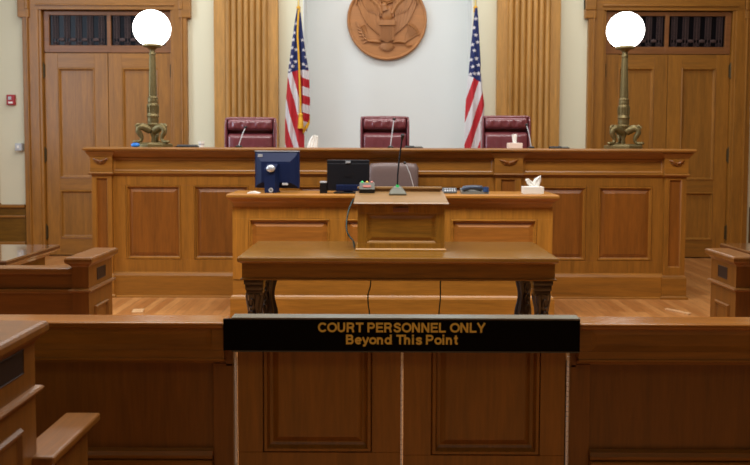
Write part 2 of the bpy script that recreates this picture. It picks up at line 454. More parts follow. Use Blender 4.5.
m.tube([S(6.6*math.cos(2*PI*i/32), -25+6.6*math.sin(2*PI*i/32), 0) for i in range(33)], .012, 6)
for i in range(13):
    rr = 0 if i == 0 else (3 if i < 7 else 4.6); a = i*PI/3+(.5 if i >= 7 else 0); m.ell(S(rr*math.cos(a), -25+rr*math.sin(a), 0), (.8*u, .02, .8*u), 6, 4)
m.obj('cloud_ring', WALN.x, seal, smooth=60)

# ------------------------------------------------------------------ flags
YF = 10.0
def lerp(tab, y):
    return float(np.interp(y, [t[0] for t in tab], [t[1] for t in tab]))
def instar(x, y, c, r):
    dx, dy = x-c[0], y-c[1]; d = math.hypot(dx, dy)
    if d > r: return False
    a = (math.atan2(dx, -dy)) % (2*PI/5); a = abs(a-PI/5); a = PI/5-a
    # star edge between outer tip (a=0) and inner corner (a=36 deg)
    ri = r*.42
    x1, y1, x2, y2 = r, 0, ri*math.cos(PI/5), ri*math.sin(PI/5)
    den = (y1-y2)*math.cos(a) + (x2-x1)*math.sin(a)
    lim = (y1*(x2-x1) - x1*(y1-y2)*-1*0 + x1*y2*-1*0 + (x2-x1)*0) if False else (x1*(y1-y2) + y1*(x2-x1))/den
    return d <= abs(lim)
def cloth(folds, colour, extra_white=None):
    bm = bmesh.new()
    for fd in folds:
        ys = np.linspace(fd['y0'], fd['y1'], fd.get('ny', 300)); na = 120; rows = []
        for y in ys:
            row = []; xl, xr = lerp(fd['l'], y), lerp(fd['r'], y); c, h = (xl+xr)/2, (xr-xl)/2
            f = (y-fd['y0'])/(fd['y1']-fd['y0'])
            for k in range(na):
                a = 2*PI*k/na; ca, sa = math.cos(a), math.sin(a)
                px = c + h*ca
                amp = (.004+.05*min(1, f*1.6)); dep = (h*.0125*.75+.004)*sa
                if sa < 0: dep += amp*.62*math.sin(fd['n']*2*PI*(ca*.5+.5)+fd.get('ph', 0)+f*1.5)*min(1, -sa*2.5)
                x_, z_ = W(px, y, YF); row.append((bm.verts.new((x_, YF+fd.get('dy', 0)+dep, z_)), px, y))
            rows.append(row)
        for r0, r1 in zip(rows, rows[1:]):
            for k in range(na):
                j = (k+1) % na; q = (r0[k], r0[j], r1[j], r1[k])
                fc = bm.faces.new([v[0] for v in q]); fc.smooth = True
                fc.material_index = colour(sum(v[1] for v in q)/4, sum(v[2] for v in q)/4, fd)
        bm.faces.new([v[0] for v in rows[0]]); bm.faces.new([v[0] for v in reversed(rows[-1])])
    bmesh.ops.recalc_face_normals(bm, faces=bm.faces[:])
    me = bpy.data.meshes.new('flag_cloth'); bm.to_mesh(me); bm.free()
    for m_ in (M_fblue, M_fred, M_fwhite): me.materials.append(m_)
    o = bpy.data.objects.new('flag_cloth', me); col.objects.link(o); return o
starsL = [(296.5,24),(294.5,33),(293.6,40),(292.4,48),(292,57),(293.3,66.7),(296,62),(289.8,63),(290,70.5),(296.5,50)]
starsR2 = [(299.9,57.5),(303.6,50),(306,57),(303.5,64.5),(302.6,40),(306.8,66)]
def colL(x, y, fd):
    if fd['id'] == 0:
        if y < 73.5 - .25*(x-288):
            return 2 if any(instar(x, y, c, 2.35) for c in starsL) else 0
        return 2 if ((x-.28*y-252.8) % 13.6) < 5.8 else 1
    if y < 70: return 2 if any(instar(x, y, c, 2.2) for c in starsR2) else 0
    v = y-.3*(x-305)
    return 1 if ((v-78.5) % 17.2) < 8.6 else 2
def pole_parts(root, px, gx=0):
    x_, zt = W(px, -14, YF); 
    MB().tube([(x_, YF+.03, .05), (x_, YF+.03, zt)], .013, 12).obj('pole', M_goldm, root, smooth=60)
    f = MB(); f.lathe([(.013,-.02),(.03,0),(.016,.03),(.035,.05),(.02,.08),(.02,.09),(.045,.14),(.03,.22),(.002,.3)], (x_, YF+.03, zt), 16); f.obj('finial', M_goldm, root, smooth=60)
    z8 = W(px, 7, YF)[1]
    f = MB(); f.lathe([(.012,-.07),(.028,-.06),(.022,-.02),(.03,0),(.014,.02)], (x_, YF+.03, z8), 12); f.obj('collar', M_gold, root, smooth=60)
    MB().lathe([(.19,0),(.19,.03),(.15,.06),(.04,.09),(.025,.2),(.018,.22)], (x_, YF+.03, 0), 32).obj('stand', M_goldm, root, smooth=50)
fl = thing('flag', 'furled stars and stripes flag with a gold cord and tassel hanging down its front', 'flag', (0,0,0), 'flags flanking the alcove')
c = cloth([dict(id=0, y0=9, y1=188, n=2.2, l=[(9,297),(20,295),(45,291.5),(73,288),(100,286),(125,285),(188,285)], r=[(9,299),(20,299.5),(45,300.5),(73,301.5),(100,302.5),(125,304.5),(188,304)]),
           dict(id=1, y0=12, y1=131, n=1.3, ph=1, dy=.02, l=[(12,298),(50,299.5),(73,300.5),(131,301.5)], r=[(12,300.5),(30,302.5),(50,305),(65,307.8),(73,309),(100,310),(118,309.6),(131,307)])], colL)
c.parent = fl
pole_parts(fl, 298.2)
Yt = YF-.11
m = MB(); pts = [(298.2,9),(297.6,20),(297.2,35),(298.2,50),(299,64),(299.6,80),(300.3,100),(300.6,114)]
P2 = [(W(a, b, Yt)[0], Yt+.06*(1-min(1, (b-9)/60)), W(a, b, Yt)[1]) for a, b in pts]
m.tube(P2, .013, 8); m.obj('cord', M_gold, fl, smooth=60)
x_, z_ = W(300.6, 113, Yt); m = MB(); m.lathe([(.012,0),(.026,-.01),(.03,-.03),(.022,-.05),(.03,-.065),(.036,-.15),(.04,-.2),(.0,-.2)], (x_, Yt, z_), 14); m.obj('tassel', M_gold, fl, smooth=60)
m = MB(); q = [(303,131),(304.5,129.5),(306,127),(308,124.5),(309.5,121),(309.8,117)]
R = []
for i, (a, b) in enumerate(q):
    x0, z0 = W(a, b, YF-.06); R.append([(x0, YF-.07+.012*math.sin(i*2), z0+.03), (x0, YF-.03, z0+.03), (x0, YF-.03, z0-.035), (x0, YF-.07+.012*math.sin(i*2), z0-.035)])
m.rings(R); m.obj('fringe', M_gold, fl)
starsR = [(475.7,19),(473.6,28),(475.5,35.5),(477.3,42.6),(472,44.8),(474,51),(476,59),(470.7,60),(472.2,67.2),(478,65.5),(474,74),(470,74.5),(478,74)]
def colR(x, y, fd):
    if y < 76.5 + .62*(x-470) and not (x > 480.2 and y > 76): return 2 if any(instar(x, y, c, 2.35) for c in starsR) else 0
    return 1 if abs(((x+.33*y-515.4+6.7) % 13.4)-6.7) < 3.3 else 2
fr = thing('flag', 'furled stars and stripes flag without a tassel, beside the chair behind a tissue box', 'flag', (0,0,0), 'flags flanking the alcove')
c = cloth([dict(id=0, y0=8, y1=188, n=1.8, ph=.6, l=[(8,475),(20,473.6),(45,471),(73,468.7),(85,467),(105,465.5),(125,464.5),(188,464)], r=[(8,477.5),(20,478.4),(40,479.5),(65,480.8),(72,480.4),(79,482),(92,482.6),(103,484.2),(115,484.4),(188,483)])], colR)
c.parent = fr
pole_parts(fr, 476)

# ------------------------------------------------------------------ judge's bench
YBN = 7.6
def framed(m, x0, x1, z0, z1, opens, y0, y1, o0, o1, bev=.002):
    """frame with a row of openings (list of (xa,xb)) between heights o0,o1"""
    m.box(x0, x1, y0, y1, z0, o0, bev); m.box(x0, x1, y0, y1, o1, z1, bev)
    xs = [x0] + [v for o in opens for v in o] + [x1]
    for i in range(0, len(xs), 2): m.box(xs[i], xs[i+1], y0, y1, o0, o1, bev)
bench = thing('judges_bench', "long panelled oak judges' bench across the room under the seal", 'bench', (X(389, YBN), YBN, 0))
bench.location = (0, 0, 0)
bx0, bx1 = X(92, YBN, 230), X(686.5, YBN, 230)
zc0, zc1 = Z(152, 7.5), Z(148, 7.5); z = lambda py: Z(py, YBN)
cx0, cx1 = X(85, 7.5, 150), X(693.5, 7.5, 150)
m = MB(); m.stack(bx0+.04, bx1-.04, YBN-.02, YBN+.55, [(0,z(158)),(.008,z(157.5)),(.03,z(155)),(.055,z(152.6)),(.06,zc0),(.078,zc0+.005),(.085,zc0+.018),(.085,zc1-.016),(.078,zc1-.004),(.068,zc1)])
m.obj('countertop', BEN.x, bench, smooth=25)
m = MB(); m.box(bx0+.02, bx1-.02, YBN+.03, YBN+.45, 0, z(157)); m.box(bx0+.02, bx0+.12, YBN+.45, 10.0, 0, z(157)); m.box(bx1-.12, bx1-.02, YBN+.45, 10.0, 0, z(157))
m.obj('body', BEN.z, bench)
PLAT = .5
MB().box(bx0+.12, bx1-.12, YBN+.45, 9.75, 0, PLAT, .004).obj('platform', BEN.x, bench)
shafts = [(92, 112), (259, 285), (495, 521), (664.5, 686)]
bays = [(112, 259, [(126,181),(194,249)]), (285, 495, [(298,356),(362,418),(424,482)]), (521, 664.5, [(531,586),(598,652)])]
for a, b, ops in bays:
    xa, xb = X(a, YBN, 220), X(b, YBN, 220); oo = [(X(p, YBN, 220), X(q, YBN, 220)) for p, q in ops]
    m = MB(); framed(m, xa, xb, z(274), z(176), oo, YBN, YBN+.03, z(260), z(186)); m.obj('panel_frame', BEN.z, bench)
    for p, q in oo:
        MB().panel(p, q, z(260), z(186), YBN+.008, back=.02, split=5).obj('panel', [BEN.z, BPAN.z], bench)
    m = MB(); framed(m, xa, xb, z(173.5), z(157), [(xa+.03, xb-.03)], YBN-.005, YBN+.03, z(171.5), z(159.5)); m.panel(xa+.03, xb-.03, z(171.5), z(159.5), YBN+.008, [(0,-.01),(.008,-.006),(.014,.0)], .02)
    m.obj('frieze', BEN.x, bench)
    m = MB(); m.prism([(YBN+.03,z(173)),(YBN-.02,z(173)),(YBN-.03,z(174)),(YBN-.02,z(175)),(YBN-.006,z(176.4)),(YBN+.03,z(176.4))], xa, xb, 'x'); m.obj('band_moulding', BEN.x, bench)
    m = MB(); m.prism([(YBN+.03,0),(YBN-.03,0),(YBN-.03,z(276)),(YBN-.018,z(273.5)),(YBN-.002,z(272.5)),(YBN+.03,z(272.5))], xa, xb, 'x')
    m.prism([(YBN-.03,0),(YBN-.045,0),(YBN-.042,.012),(YBN-.03,.02)], xa, xb, 'x'); m.obj('base_board', BEN.x, bench)
for a, b in shafts:
    xa, xb = X(a, YBN-.04, 220), X(b, YBN-.04, 220); pl = bpy.data.objects.new('pilaster', None); col.objects.link(pl); pl.parent = bench
    ya = YBN-.035
    m = MB(); e = (xb-xa)*.22
    framed(m, xa, xb, z(275), z(175), [(xa+e, xb-e)], ya, YBN+.03, z(266), z(179))
    m.obj('shaft', BEN.z, pl)
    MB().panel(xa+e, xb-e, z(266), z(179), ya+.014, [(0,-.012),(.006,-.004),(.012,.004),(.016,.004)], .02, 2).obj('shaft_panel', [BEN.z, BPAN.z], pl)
    m = MB(); m.box(xa-.012, xb+.012, ya-.012, YBN+.03, z(173), z(157), .004); m.prism([(YBN,z(172.8)),(ya-.022,z(172.8)),(ya-.032,z(174)),(ya-.02,z(175.4)),(YBN,z(175.8))], xa-.02, xb+.02, 'x')
    m.stack(xa-.012, xb+.012, ya-.012, YBN+.02, [(0,z(158)),(.012,z(156)),(.03,z(153.4)),(.036,z(152.4))])
    m.obj('capital', BEN.x, pl)
    m = MB(); m.stack(xa-.01, xb+.01, ya-.01, YBN+.02, [(.02,0),(.02,.02),(.006,.035),(.006,z(277)),(-.002,z(275)),(-.01,z(274))]); m.obj('base_block', BEN.x, pl)
    m = MB(); mid = (xa+xb)/2; zz = z(160.5); wv = (xb-xa)*.36     # drooping leaf carving
    for sg in (-1, 1):
        m.tube([(mid, ya-.02, zz-.018), (mid+sg*wv*.35, ya-.026, zz-.012), (mid+sg*wv*.7, ya-.024, zz+.004), (mid+sg*wv, ya-.014, zz+.012)], [.012,.014,.012,.004], 8)
        m.tube([(mid+sg*wv*.1, ya-.016, zz-.03), (mid+sg*wv*.45, ya-.02, zz-.03), (mid+sg*wv*.75, ya-.016, zz-.018)], [.008,.009,.003], 8)
    m.ell((mid, ya-.018, zz-.026), (.018, .014, .022), 10, 8)
    m.obj('carving', BPAN.x, pl, smooth=60)

# ------------------------------------------------------------------ judges' chairs
def superpad(m, x0, x1, y0, y1, z0, z1, e=.35, nu=32, nv=18):
    m.ell(((x0+x1)/2, (y0+y1)/2, (z0+z1)/2), ((x1-x0)/2, (y1-y0)/2, (z1-z0)/2), nu, nv, e)
def make_chair(label, loc, rot, wid, seat_z, top_z, leather, frame, two_pad=True, group="judges' chairs behind the bench", name='office_chair'):
    ph = loc[0]*3
    """swivel chair, local: faces -y, floor at 0"""
    t = thing(name, label, 'chair', loc, group); t.rotation_euler.z = rot
    h = wid/2
    # back shell: rounded slab leaning slightly
    b = MB()
    R = []
    for k in range(15):
        f = k/14; zz = seat_z+.05+(top_z-.012-seat_z-.05)*f; yo = .22+.05*f
        ww = h*(1-.06*(1-f))*(1-.10*max(0, (f-.93)/.07)**2)
        R.append([(-ww,yo+.02,zz),(-ww+.02,yo-.01,zz),(ww-.02,yo-.01,zz),(ww,yo+.02,zz),(ww,yo+.08,zz),(ww-.03,yo+.11,zz),(-ww+.03,yo+.11,zz),(-ww,yo+.08,zz)])
    b.rings(R); b.obj('back_shell', leather, t, smooth=60)
    if two_pad:
        zs = top_z-.19
        def pad(x, y0, y1, z0, z1, lean, ex, ez, ph, wr):
            """stuffed pad: rounded front with soft vertical wrinkles and a rolled lower edge"""
            m_ = MB(); nu, nv = 40, 16; R = []
            for a in range(nv+1):
                t_ = -1+2*a/nv; R_ = []
                g_ = (1-abs(t_)**ez)**(1/ez) if abs(t_) < 1 else 0
                for b_ in range(nu+1):
                    q = -1+2*b_/nu; e_ = (1-abs(q)**ex)**(1/ex) if abs(q) < 1 else 0
                    w_ = wr*math.sin(9*q+ph+1.5*t_)*math.sin(23*q+2*ph)*max(0, 1-abs(t_+.1))*e_
                    R_.append((x*q*(.94+.06*g_), y1-(y1-y0)*g_*e_-w_-lean*(t_+1)*0, z0+(z1-z0)*(t_+1)/2))
                R.append(R_+[(x*.9, y1+.03, R_[-1][2]), (-x*.9, y1+.03, R_[0][2])])
            return m_.rings(R)
        pad(h*.9, .125, .25, zs+.035, top_z-.012, 0, 5, 3.2, ph, .012).obj('headrest', leather, t, smooth=80)
        pad(h*.9, .12, .25, seat_z+.08, zs+.02, 0, 5, 9, ph+2, .008).obj('back_cushion', leather, t, smooth=80)
        for sg in (-1, 1):
            c = MB(); superpad(c, sg*h*.94-h*.06, sg*h*.94+h*.06, .15, .32, seat_z+.08, top_z-.002, .45, 16, 24); c.obj('side_bolster', leather, t, smooth=80)
        c = MB(); superpad(c, -h*.97, h*.97, .15, .31, top_z-.04, top_z+.006, .45, 32, 10); c.obj('top_roll', leather, t, smooth=80)
    else:
        c = MB(); superpad(c, -h*.97, h*.97, .17, .34, seat_z+.1, top_z-.004, .3); c.obj('back_cushion', leather, t, smooth=80)
    c = MB(); superpad(c, -h*.98, h*.98, -.3, .25, seat_z-.06, seat_z+.06, .35); c.obj('seat', leather, t, smooth=80)
    for sg in (-1, 1):
        a = MB(); x_ = sg*(h+.01)
        a.tube([(x_, .25, seat_z+.2), (x_, .1, seat_z+.23), (x_, -.15, seat_z+.23), (x_, -.24, seat_z+.2), (x_, -.25, seat_z+.1), (x_, -.2, seat_z-.02), (sg*h*.6, -.1, seat_z-.05)], [.02,.025,.025,.022,.02,.02,.02], 10)
        a.obj('armrest', frame, t, smooth=60)
    p_ = MB(); p_.lathe([(.06,seat_z-.05),(.06,seat_z-.09),(.03,seat_z-.1),(.03,.11),(.05,.1),(.05,.07)][::-1], n=16); p_.obj('column', frame, t, smooth=50)
    bs = MB()
    for k in range(5):
        a = 2*PI*k/5+PI/2
        bs.tube([(.03*math.cos(a), .03*math.sin(a), .1), (.3*math.cos(a), .3*math.sin(a), .065)], [.026, .016], 8)
    bo = bs.obj('star_base', frame, t, smooth=60)
    for k in range(5):
        a = 2*PI*k/5+PI/2; cs = MB(); cs.T = Matrix.Translation((.3*math.cos(a), .3*math.sin(a), .03)) @ Matrix.Rotation(PI/2, 4, 'X')
        cs.lathe([(.012,-.02),(.03,-.018),(.03,.018),(.012,.02)], n=14); cs.obj('caster', M_black, bo, smooth=50)
    return t
YC = 8.45
for a, b, tp, lab, rot in ((226, 276.5, 118, 'burgundy leather chair in front of fluted wood, beside the tasselled flag', .04), (360.5, 409, 116.5, 'burgundy leather chair directly below the round seal', 0), (481, 529, 115.5, 'burgundy leather chair behind the tissue box on the bench', -.05)):
    yb = YC+.2; x0, x1 = X(a, yb, 132), X(b, yb, 132); ztop = Z(tp, yb)
    make_chair(lab, ((x0+x1)/2, YC, PLAT), rot, x1-x0+.01, .56, ztop-PLAT, M_leather, M_black)
yb = 7.37; x0, x1 = X(368, yb, 175), X(419, yb, 175)
make_chair('plain grey mauve leather chair behind the black monitor', ((x0+x1)/2, 7.15, 0), 0, x1-x0, .72, Z(162.5, yb), M_leather2, M_black, False, 'clerk seating', 'desk_chair')

# ------------------------------------------------------------------ globe lamps
ZC = zc1
def lamp(px, gy, label):
    Yl = 7.86; x_, _ = W(px, 140, Yl); t = thing('globe_lamp', label, 'lamp', (x_, Yl, ZC), 'globe lamps on the bench')
    k = (X(px+10, Yl, 100)-X(px-10, Yl, 100))/20   # metres per survey unit
    g = W(px, gy, Yl)[1]-ZC; rg = 18.3*k
    zb = g-rg*.93; z97 = zb*.50; z125 = zb*.235
    MB().ell((0,0,g), (rg,rg,rg), 40, 24).obj('globe', M_globe, t, smooth=180)
    m = MB(); m.lathe([(2.5*k,zb-.045),(3.2*k,zb-.04),(5*k,zb-.02),(9*k,zb-.012),(9.3*k,zb+.005),(8.6*k,zb+.018),(7*k,zb+.02),(0,zb+.012)], n=32); m.obj('globe_collar', M_brass, t, smooth=40)
    m = MB(); pf = [(3.9*k,z97),(3.2*k,zb-.16),(2.7*k,zb-.10),(3.3*k,zb-.095),(3.3*k,zb-.08),(2.6*k,zb-.07),(2.6*k,zb-.04)]
    m.lathe(pf, n=24)
    for i in range(10):
        a = 2*PI*i/10; m.tube([(3.9*k*math.cos(a), 3.9*k*math.sin(a), z97+.01), (2.8*k*math.cos(a), 2.8*k*math.sin(a), zb-.11)], [.005,.004], 5)
    m.obj('column', M_brass, t, smooth=45)
    h = z97-z125
    m = MB(); m.lathe([(5.2*k,z125-.03),(6*k,z125-.01),(5.0*k,z125+.005),(5.6*k,z125+h*.12),(5.2*k,z125+h*.2),(6.2*k,z125+h*.27),(5.4*k,z125+h*.33),(5.0*k,z125+h*.4),(5.4*k,z125+h*.62),(5.6*k,z125+h*.7),(4.6*k,z125+h*.76),(5.2*k,z125+h*.82),(4.6*k,z125+h*.88),(5.0*k,z125+h*.95),(3.8*k,z97+.005)], n=24)
    for i in range(14):
        a = 2*PI*i/14; m.tube([(5.2*k*math.cos(a), 5.2*k*math.sin(a), z125+h*.38), (5.6*k*math.cos(a), 5.6*k*math.sin(a), z125+h*.66)], .006, 5)
    m.obj('baluster', M_brass, t, smooth=45)
    m = MB(); m.lathe([(19.5*k,0),(19.5*k,.028),(18.5*k,.036),(15*k,.04),(14*k,.048),(0,.048)], n=8); m.obj('base', M_brass, t, smooth=20)
    zt = z125
    for i in range(3):
        an = math.radians((205, 335, 90)[i]); L_ = MB(); L_.T = Matrix.Rotation(an, 4, 'Z')
        q = lambda r, z_: (r*k*1.25, 0, z_)
        L_.tube([q(2,zt*.72), q(5,zt*.80), q(8.5,zt*.86), q(11.2,zt*.80), q(11.6,zt*.66), q(10,zt*.52), q(8.8,zt*.40), q(9.4,zt*.27), q(11.5,.055), q(14.5,.046)],
                [.045,.046,.038,.032,.028,.027,.02,.017,.018,.015], 10)
        L_.ell((17.5*k,0,.055), (.03,.024,.015), 10, 6)
        for w_ in (-1, 0, 1): L_.tube([(17.5*k, w_*.012, .055), (19.2*k, w_*.018, .05)], [.009,.005], 6)   # toes
        L_.tube([(14*k+.028*math.cos(b_), .0, zt*.86+.024*math.sin(b_)) for b_ in [2*PI*j/14 for j in range(12)]], .012, 8)   # scrolled wing tip
        L_.obj('paw_leg', M_brass, t, smooth=60)
    m = MB(); m.lathe([(1.5*k,.04),(2.2*k,.06),(1.6*k,zt*.4),(3.4*k,zt*.6),(4.8*k,zt*.8),(5.2*k,zt)], n=16); m.obj('stem', M_brass, t, smooth=50)
    return t
lamp(153.3, 28.5, 'brass globe lamp with a small blue object at its clawed foot')
lamp(623.2, 30.5, 'brass globe lamp on the bench end away from the blue object')

# ------------------------------------------------------------------ small things on the bench
def on_bench(px, Yd=7.66): return X(px, Yd, 146)
t = thing('blue_cap', 'small bright blue object at the foot of a globe lamp', 'object', (on_bench(135.5, 7.62), 7.62, ZC))
m = MB(); m.ell((0,0,.02), (.042,.03,.02), 20, 10, .7); m.obj('shell', M_blue, t, smooth=80); MB().box(-.02, .02, -.02, .02, .037, .043, .002).obj('top_tab', M_blue, t)
t = thing('desk_nameplate', 'flat black holder beside the white cup on the bench', 'nameplate', (on_bench(187), 7.66, ZC))
MB().box(-.115, .115, -.03, .03, 0, .012, .003).obj('base', M_black, t); m = MB(); m.T = Matrix.Rotation(math.radians(-30), 4, 'X'); m.box(-.105, .105, 0, .008, .004, .032, .003); m.obj('plate', M_black, t)
t = thing('paper_cup', 'small white cup beside the flat black holder on the bench', 'cup', (on_bench(201.5), 7.66, ZC))
MB().lathe([(.022,0),(.03,.055),(.033,.056),(.032,.06),(.028,.057),(.02,.006),(0,.006)], n=24).obj('cup_body', M_paper, t, smooth=40); MB().lathe([(.0235,.018),(.0285,.036),(.029,.036),(.024,.018)], n=24).obj('sleeve', M_lgrey, t, smooth=40)
t = thing('desk_nameplate', 'black holder with a pale end beside the bench microphone of the middle chair', 'nameplate', (on_bench(413.5), 7.66, ZC))
MB().box(-.09, .095, -.03, .03, 0, .01, .003).obj('base', M_black, t); m = MB(); m.T = Matrix.Rotation(math.radians(-30), 4, 'X'); m.box(-.085, .01, 0, .008, .002, .028, .003); m.obj('plate', M_black, t); m = MB(); m.T = Matrix.Rotation(math.radians(-30), 4, 'X'); m.box(.012, .085, 0, .008, .002, .024, .003); m.obj('pale_insert', M_grey, t)
t = thing('desk_nameplate', 'flat black holder with a pale insert on the bench beside the fluted wood', 'nameplate', (on_bench(559), 7.66, ZC))
MB().box(-.1, .1, -.03, .03, 0, .012, .003).obj('base', M_black, t); m = MB(); m.T = Matrix.Rotation(math.radians(-30), 4, 'X'); m.box(-.095, .03, 0, .008, .003, .028, .003); m.obj('plate', M_black, t); m = MB(); m.T = Matrix.Rotation(math.radians(-30), 4, 'X'); m.box(.034, .095, 0, .008, .003, .024, .003); m.obj('pale_insert', M_grey, t)

def tissue_box(px, Yd, z0, wd, hh, label, mats, tall):
    t = thing('tissue_box', label, 'tissue box', (X(px, Yd, 180), Yd, z0))
    MB().box(-wd/2, wd/2, -.06, .06, 0, hh, .004).obj('carton', mats[0], t)
    MB().box(-wd*.3, wd*.3, -.03, .03, hh-.001, hh+.002, .001).obj('slot', mats[1], t)
    return t
def tissue_mesh(t, shapes, z0, mat):
    m = MB()
    for pts in shapes:      # crumpled leaf of tissue: pleated tapering sheet with thickness
        R = []
        for i, (cx_, zz, w_) in enumerate(pts):
            n = 10
            front = [(cx_-w_+2*w_*j/n, -.012+.006*math.sin(j*1.3+i*.9), zz+(.004+.006*(i>1))*math.sin(j*1.7+i)) for j in range(n+1)]
            back = [(x_, y_+.014, z_) for j, (x_, y_, z_) in enumerate(reversed(front))]
            R.append(front+back)
        m.rings(R)
    return m.obj('tissue', mat, t, smooth=50)
t = tissue_box(514.2, 7.72, ZC, .14, .055, 'tissue box on top of the bench before a burgundy chair', (M_boxpink, M_paper), 1)
h = .055
tissue_mesh(t, [[(-.0,h-.005,.018),(-.002,h+.03,.02),(-.004,h+.06,.024),(-.006,h+.085,.028)]], h, M_paper)
YD = 6.44
zd1 = Z(194.3, 6.37)
t = tissue_box(532.7, 6.52, zd1, .172, .062, 'white tissue box with an open tissue on the lower desk', (M_box, M_paper), 1); h = .062
tissue_mesh(t, [[(.01,h-.005,.03),(-.015,h+.02,.032),(-.035,h+.045,.026),(-.05,h+.06,.012)], [(.02,h-.005,.03),(.03,h+.03,.034),(.045,h+.06,.026),(.06,h+.085,.008)]], h, M_paper)
m = MB(); x_ = on_bench(312.5, 7.7)
t = thing('crumpled_tissue', 'crumpled white tissue standing on the bench beside the tasselled flag', 'tissue', (x_, 7.7, ZC))
tissue_mesh(t, [[(-.02,.0,.035),(-.01,.045,.03),(.0,.08,.026),(.02,.125,.016)], [(.01,.0,.04),(.02,.05,.034),(.035,.09,.022),(.045,.115,.01)]], 0, M_paper)
t.children[0].name = 'tissue'

def mic(t, pts, r, headpts, hr, mat, hmat, base=None):
    m = MB(); m.tube(pts, r, 8); m.obj('gooseneck', mat, t, smooth=60)
    m = MB(); m.tube(headpts, hr, 10); m.obj('mic_head', hmat, t, smooth=60)
def bench_mic(px0, px1, py1, label, bend, mat):
    Y0 = 7.9; x0 = X(px0, Y0, 146); t = thing('gooseneck_microphone', label, 'microphone', (x0, Y0, ZC), 'bench microphones')
    MB().stack(-.03, .03, -.04, .04, [(0,0),(0,.012),(-.012,.022)]).obj('base', M_black, t)
    x1, z1 = W(px1, py1, Y0+.05); dx, dz = x1-x0, z1-ZC
    pts = [(0,0,.02), (dx*.3+bend, .01, dz*.35), (dx*.65+bend, .03, dz*.7), (dx, .05, dz)]
    mic(t, pts, .0055, [(dx-.012,.05,dz-.003), (dx+.002,.047,dz+.004), (dx+.016,.04,dz+.007)], [.01,.013,.009], mat, M_black)
bench_mic(239, 245.5, 127.5, 'thin grey gooseneck microphone before the chair next to the tasselled flag', -.005, M_lgrey)
bench_mic(390.5, 394, 119.5, 'thin pale gooseneck microphone before the chair below the seal', .0, M_lgrey)
bench_mic(531, 526.5, 125, 'thin pale gooseneck microphone at the edge of the chair behind the tissue box', .005, M_lgrey)

# ------------------------------------------------------------------ clerk's desk
desk = thing('clerks_desk', "oak clerk's desk with two monitors on it, standing before the judges' bench", 'desk')
z = lambda py: Z(py, YD)
dx0, dx1 = X(232.5, YD, 240), X(552.5, YD, 240)
m = MB(); m.stack(dx0+.02, dx1-.02, YD-.01, YD+.36, [(0,z(207)),(.004,z(206)),(.008,z(204)),(.016,z(202)),(.03,z(200.3)),(.044,z(199.5)),(.058,zd1-.03),(.058,zd1-.012),(.05,zd1-.003),(.044,zd1)])
m.obj('desktop', OAK.x, desk, smooth=25)
MB().box(dx0+.01, dx1-.01, YD+.03, YD+.34, 0, z(205)).obj('body', OAK.z, desk)
ops = [(248.5, 330), (345, 440), (451, 537)]; oo = [(X(a, YD, 225), X(b, YD, 225)) for a, b in ops]
m = MB(); framed(m, dx0, dx1, z(281), z(207), oo, YD, YD+.03, z(268), z(219)); m.obj('panel_frame', OAK.z, desk)
for a, b in oo: MB().panel(a, b, z(268), z(219), YD+.006, back=.02, split=5).obj('panel', [OAK.x, PANEL.x], desk)
m = MB(); m.stack(dx0, dx1, YD, YD+.34, [(.02,0),(.02,z(299)),(.012,z(297)),(.004,z(296)),(0,z(295.5)),(0,z(280))]); m.obj('base_board', OAK.x, desk)
ZD = zd1
# monitors, seen from behind
def monitor(label, pxa, pxb, pyt, pyb, Ym, rot, mat, slanted):
    x0, x1 = X(pxa, Ym, 172), X(pxb, Ym, 172); zt, zb = Z(pyt, Ym), Z(pyb, Ym); w_ = (x1-x0)/math.cos(rot); h_ = zt-zb
    t = thing('monitor', label, 'monitor', ((x0+x1)/2, Ym, ZD), 'monitors on the desk'); t.rotation_euler.z = rot
    b = zb-ZD
    m = MB(); m.box(-w_/2, w_/2, -.005, .03, b, b+h_, .006)
    if slanted: m.rings([[(-w_/2+.008,-.004,b+.008),(w_/2-.008,-.004,b+.008),(w_/2-.008,-.004,b+h_-.008),(-w_/2+.008,-.004,b+h_-.008)],
             [(-w_/2+.03,-.025,b+.03),(w_/2-.03,-.025,b+.03),(w_/2-.03,-.025,b+h_-.05),(-w_/2+.03,-.025,b+h_-.05)],
             [(-w_/2+.07,-.045,b+.05),(w_/2-.07,-.045,b+.05),(w_/2-.07,-.045,b+h_-.09),(-w_/2+.07,-.045,b+h_-.09)]])
    if not slanted: m.box(-w_/2+.004, w_/2-.004, -.02, 0, b+.004, b+h_-.03, .004)
    m.obj('housing', mat, t)
    MB().box(-w_/2+.015, w_/2-.015, .028, .032, b+.015, b+h_-.015).obj('screen', M_pane, t)
    return t, w_, h_, b
t, w_, h_, b = monitor('blue-black monitor seen from behind with a silver hinge on its stand', 254.5, 299.5, 151.5, 188.5, 6.62, math.radians(-9), M_navy, True)
MB().box(-w_/2, w_/2, -.012, .032, b+h_-.004, b+h_+.003, .002).obj('top_edge', M_lgrey, t)
m = MB(); m.rings([[(x_, y_, z_) for x_, y_ in ((-.065+o,-.12+s_),(.03+o,-.12+s_),(.045+o,-.05+s_),(-.075+o,-.05+s_))] for o, s_, z_ in ((-.01,0,.0),(-.012,.0,.1),(-.015,.005,b+h_*.52),(-.0,.05,b+h_*.66))]); m.obj('stand_arm', M_navy, t, smooth=35)
m = MB(); m.ell((-.018,-.125,b+h_*.54), (.04,.022,.032), 16, 10); m.obj('hinge_cover', M_silver, t, smooth=80)
MB().lathe([(.06,0),(.06,.008),(.05,.016),(0,.018)], (-.02,-.04,0), 32).obj('stand_base', M_mont, t, smooth=30)
m = MB(); m.T = Matrix.Translation((-.015,-.126,.024)) @ Matrix.Rotation(PI/2, 4, 'X'); m.lathe([(.013,0),(.02,0),(.02,.008),(.013,.008),(.013,0)], n=20); m.obj('cable_ring', M_lgrey, t, smooth=40)
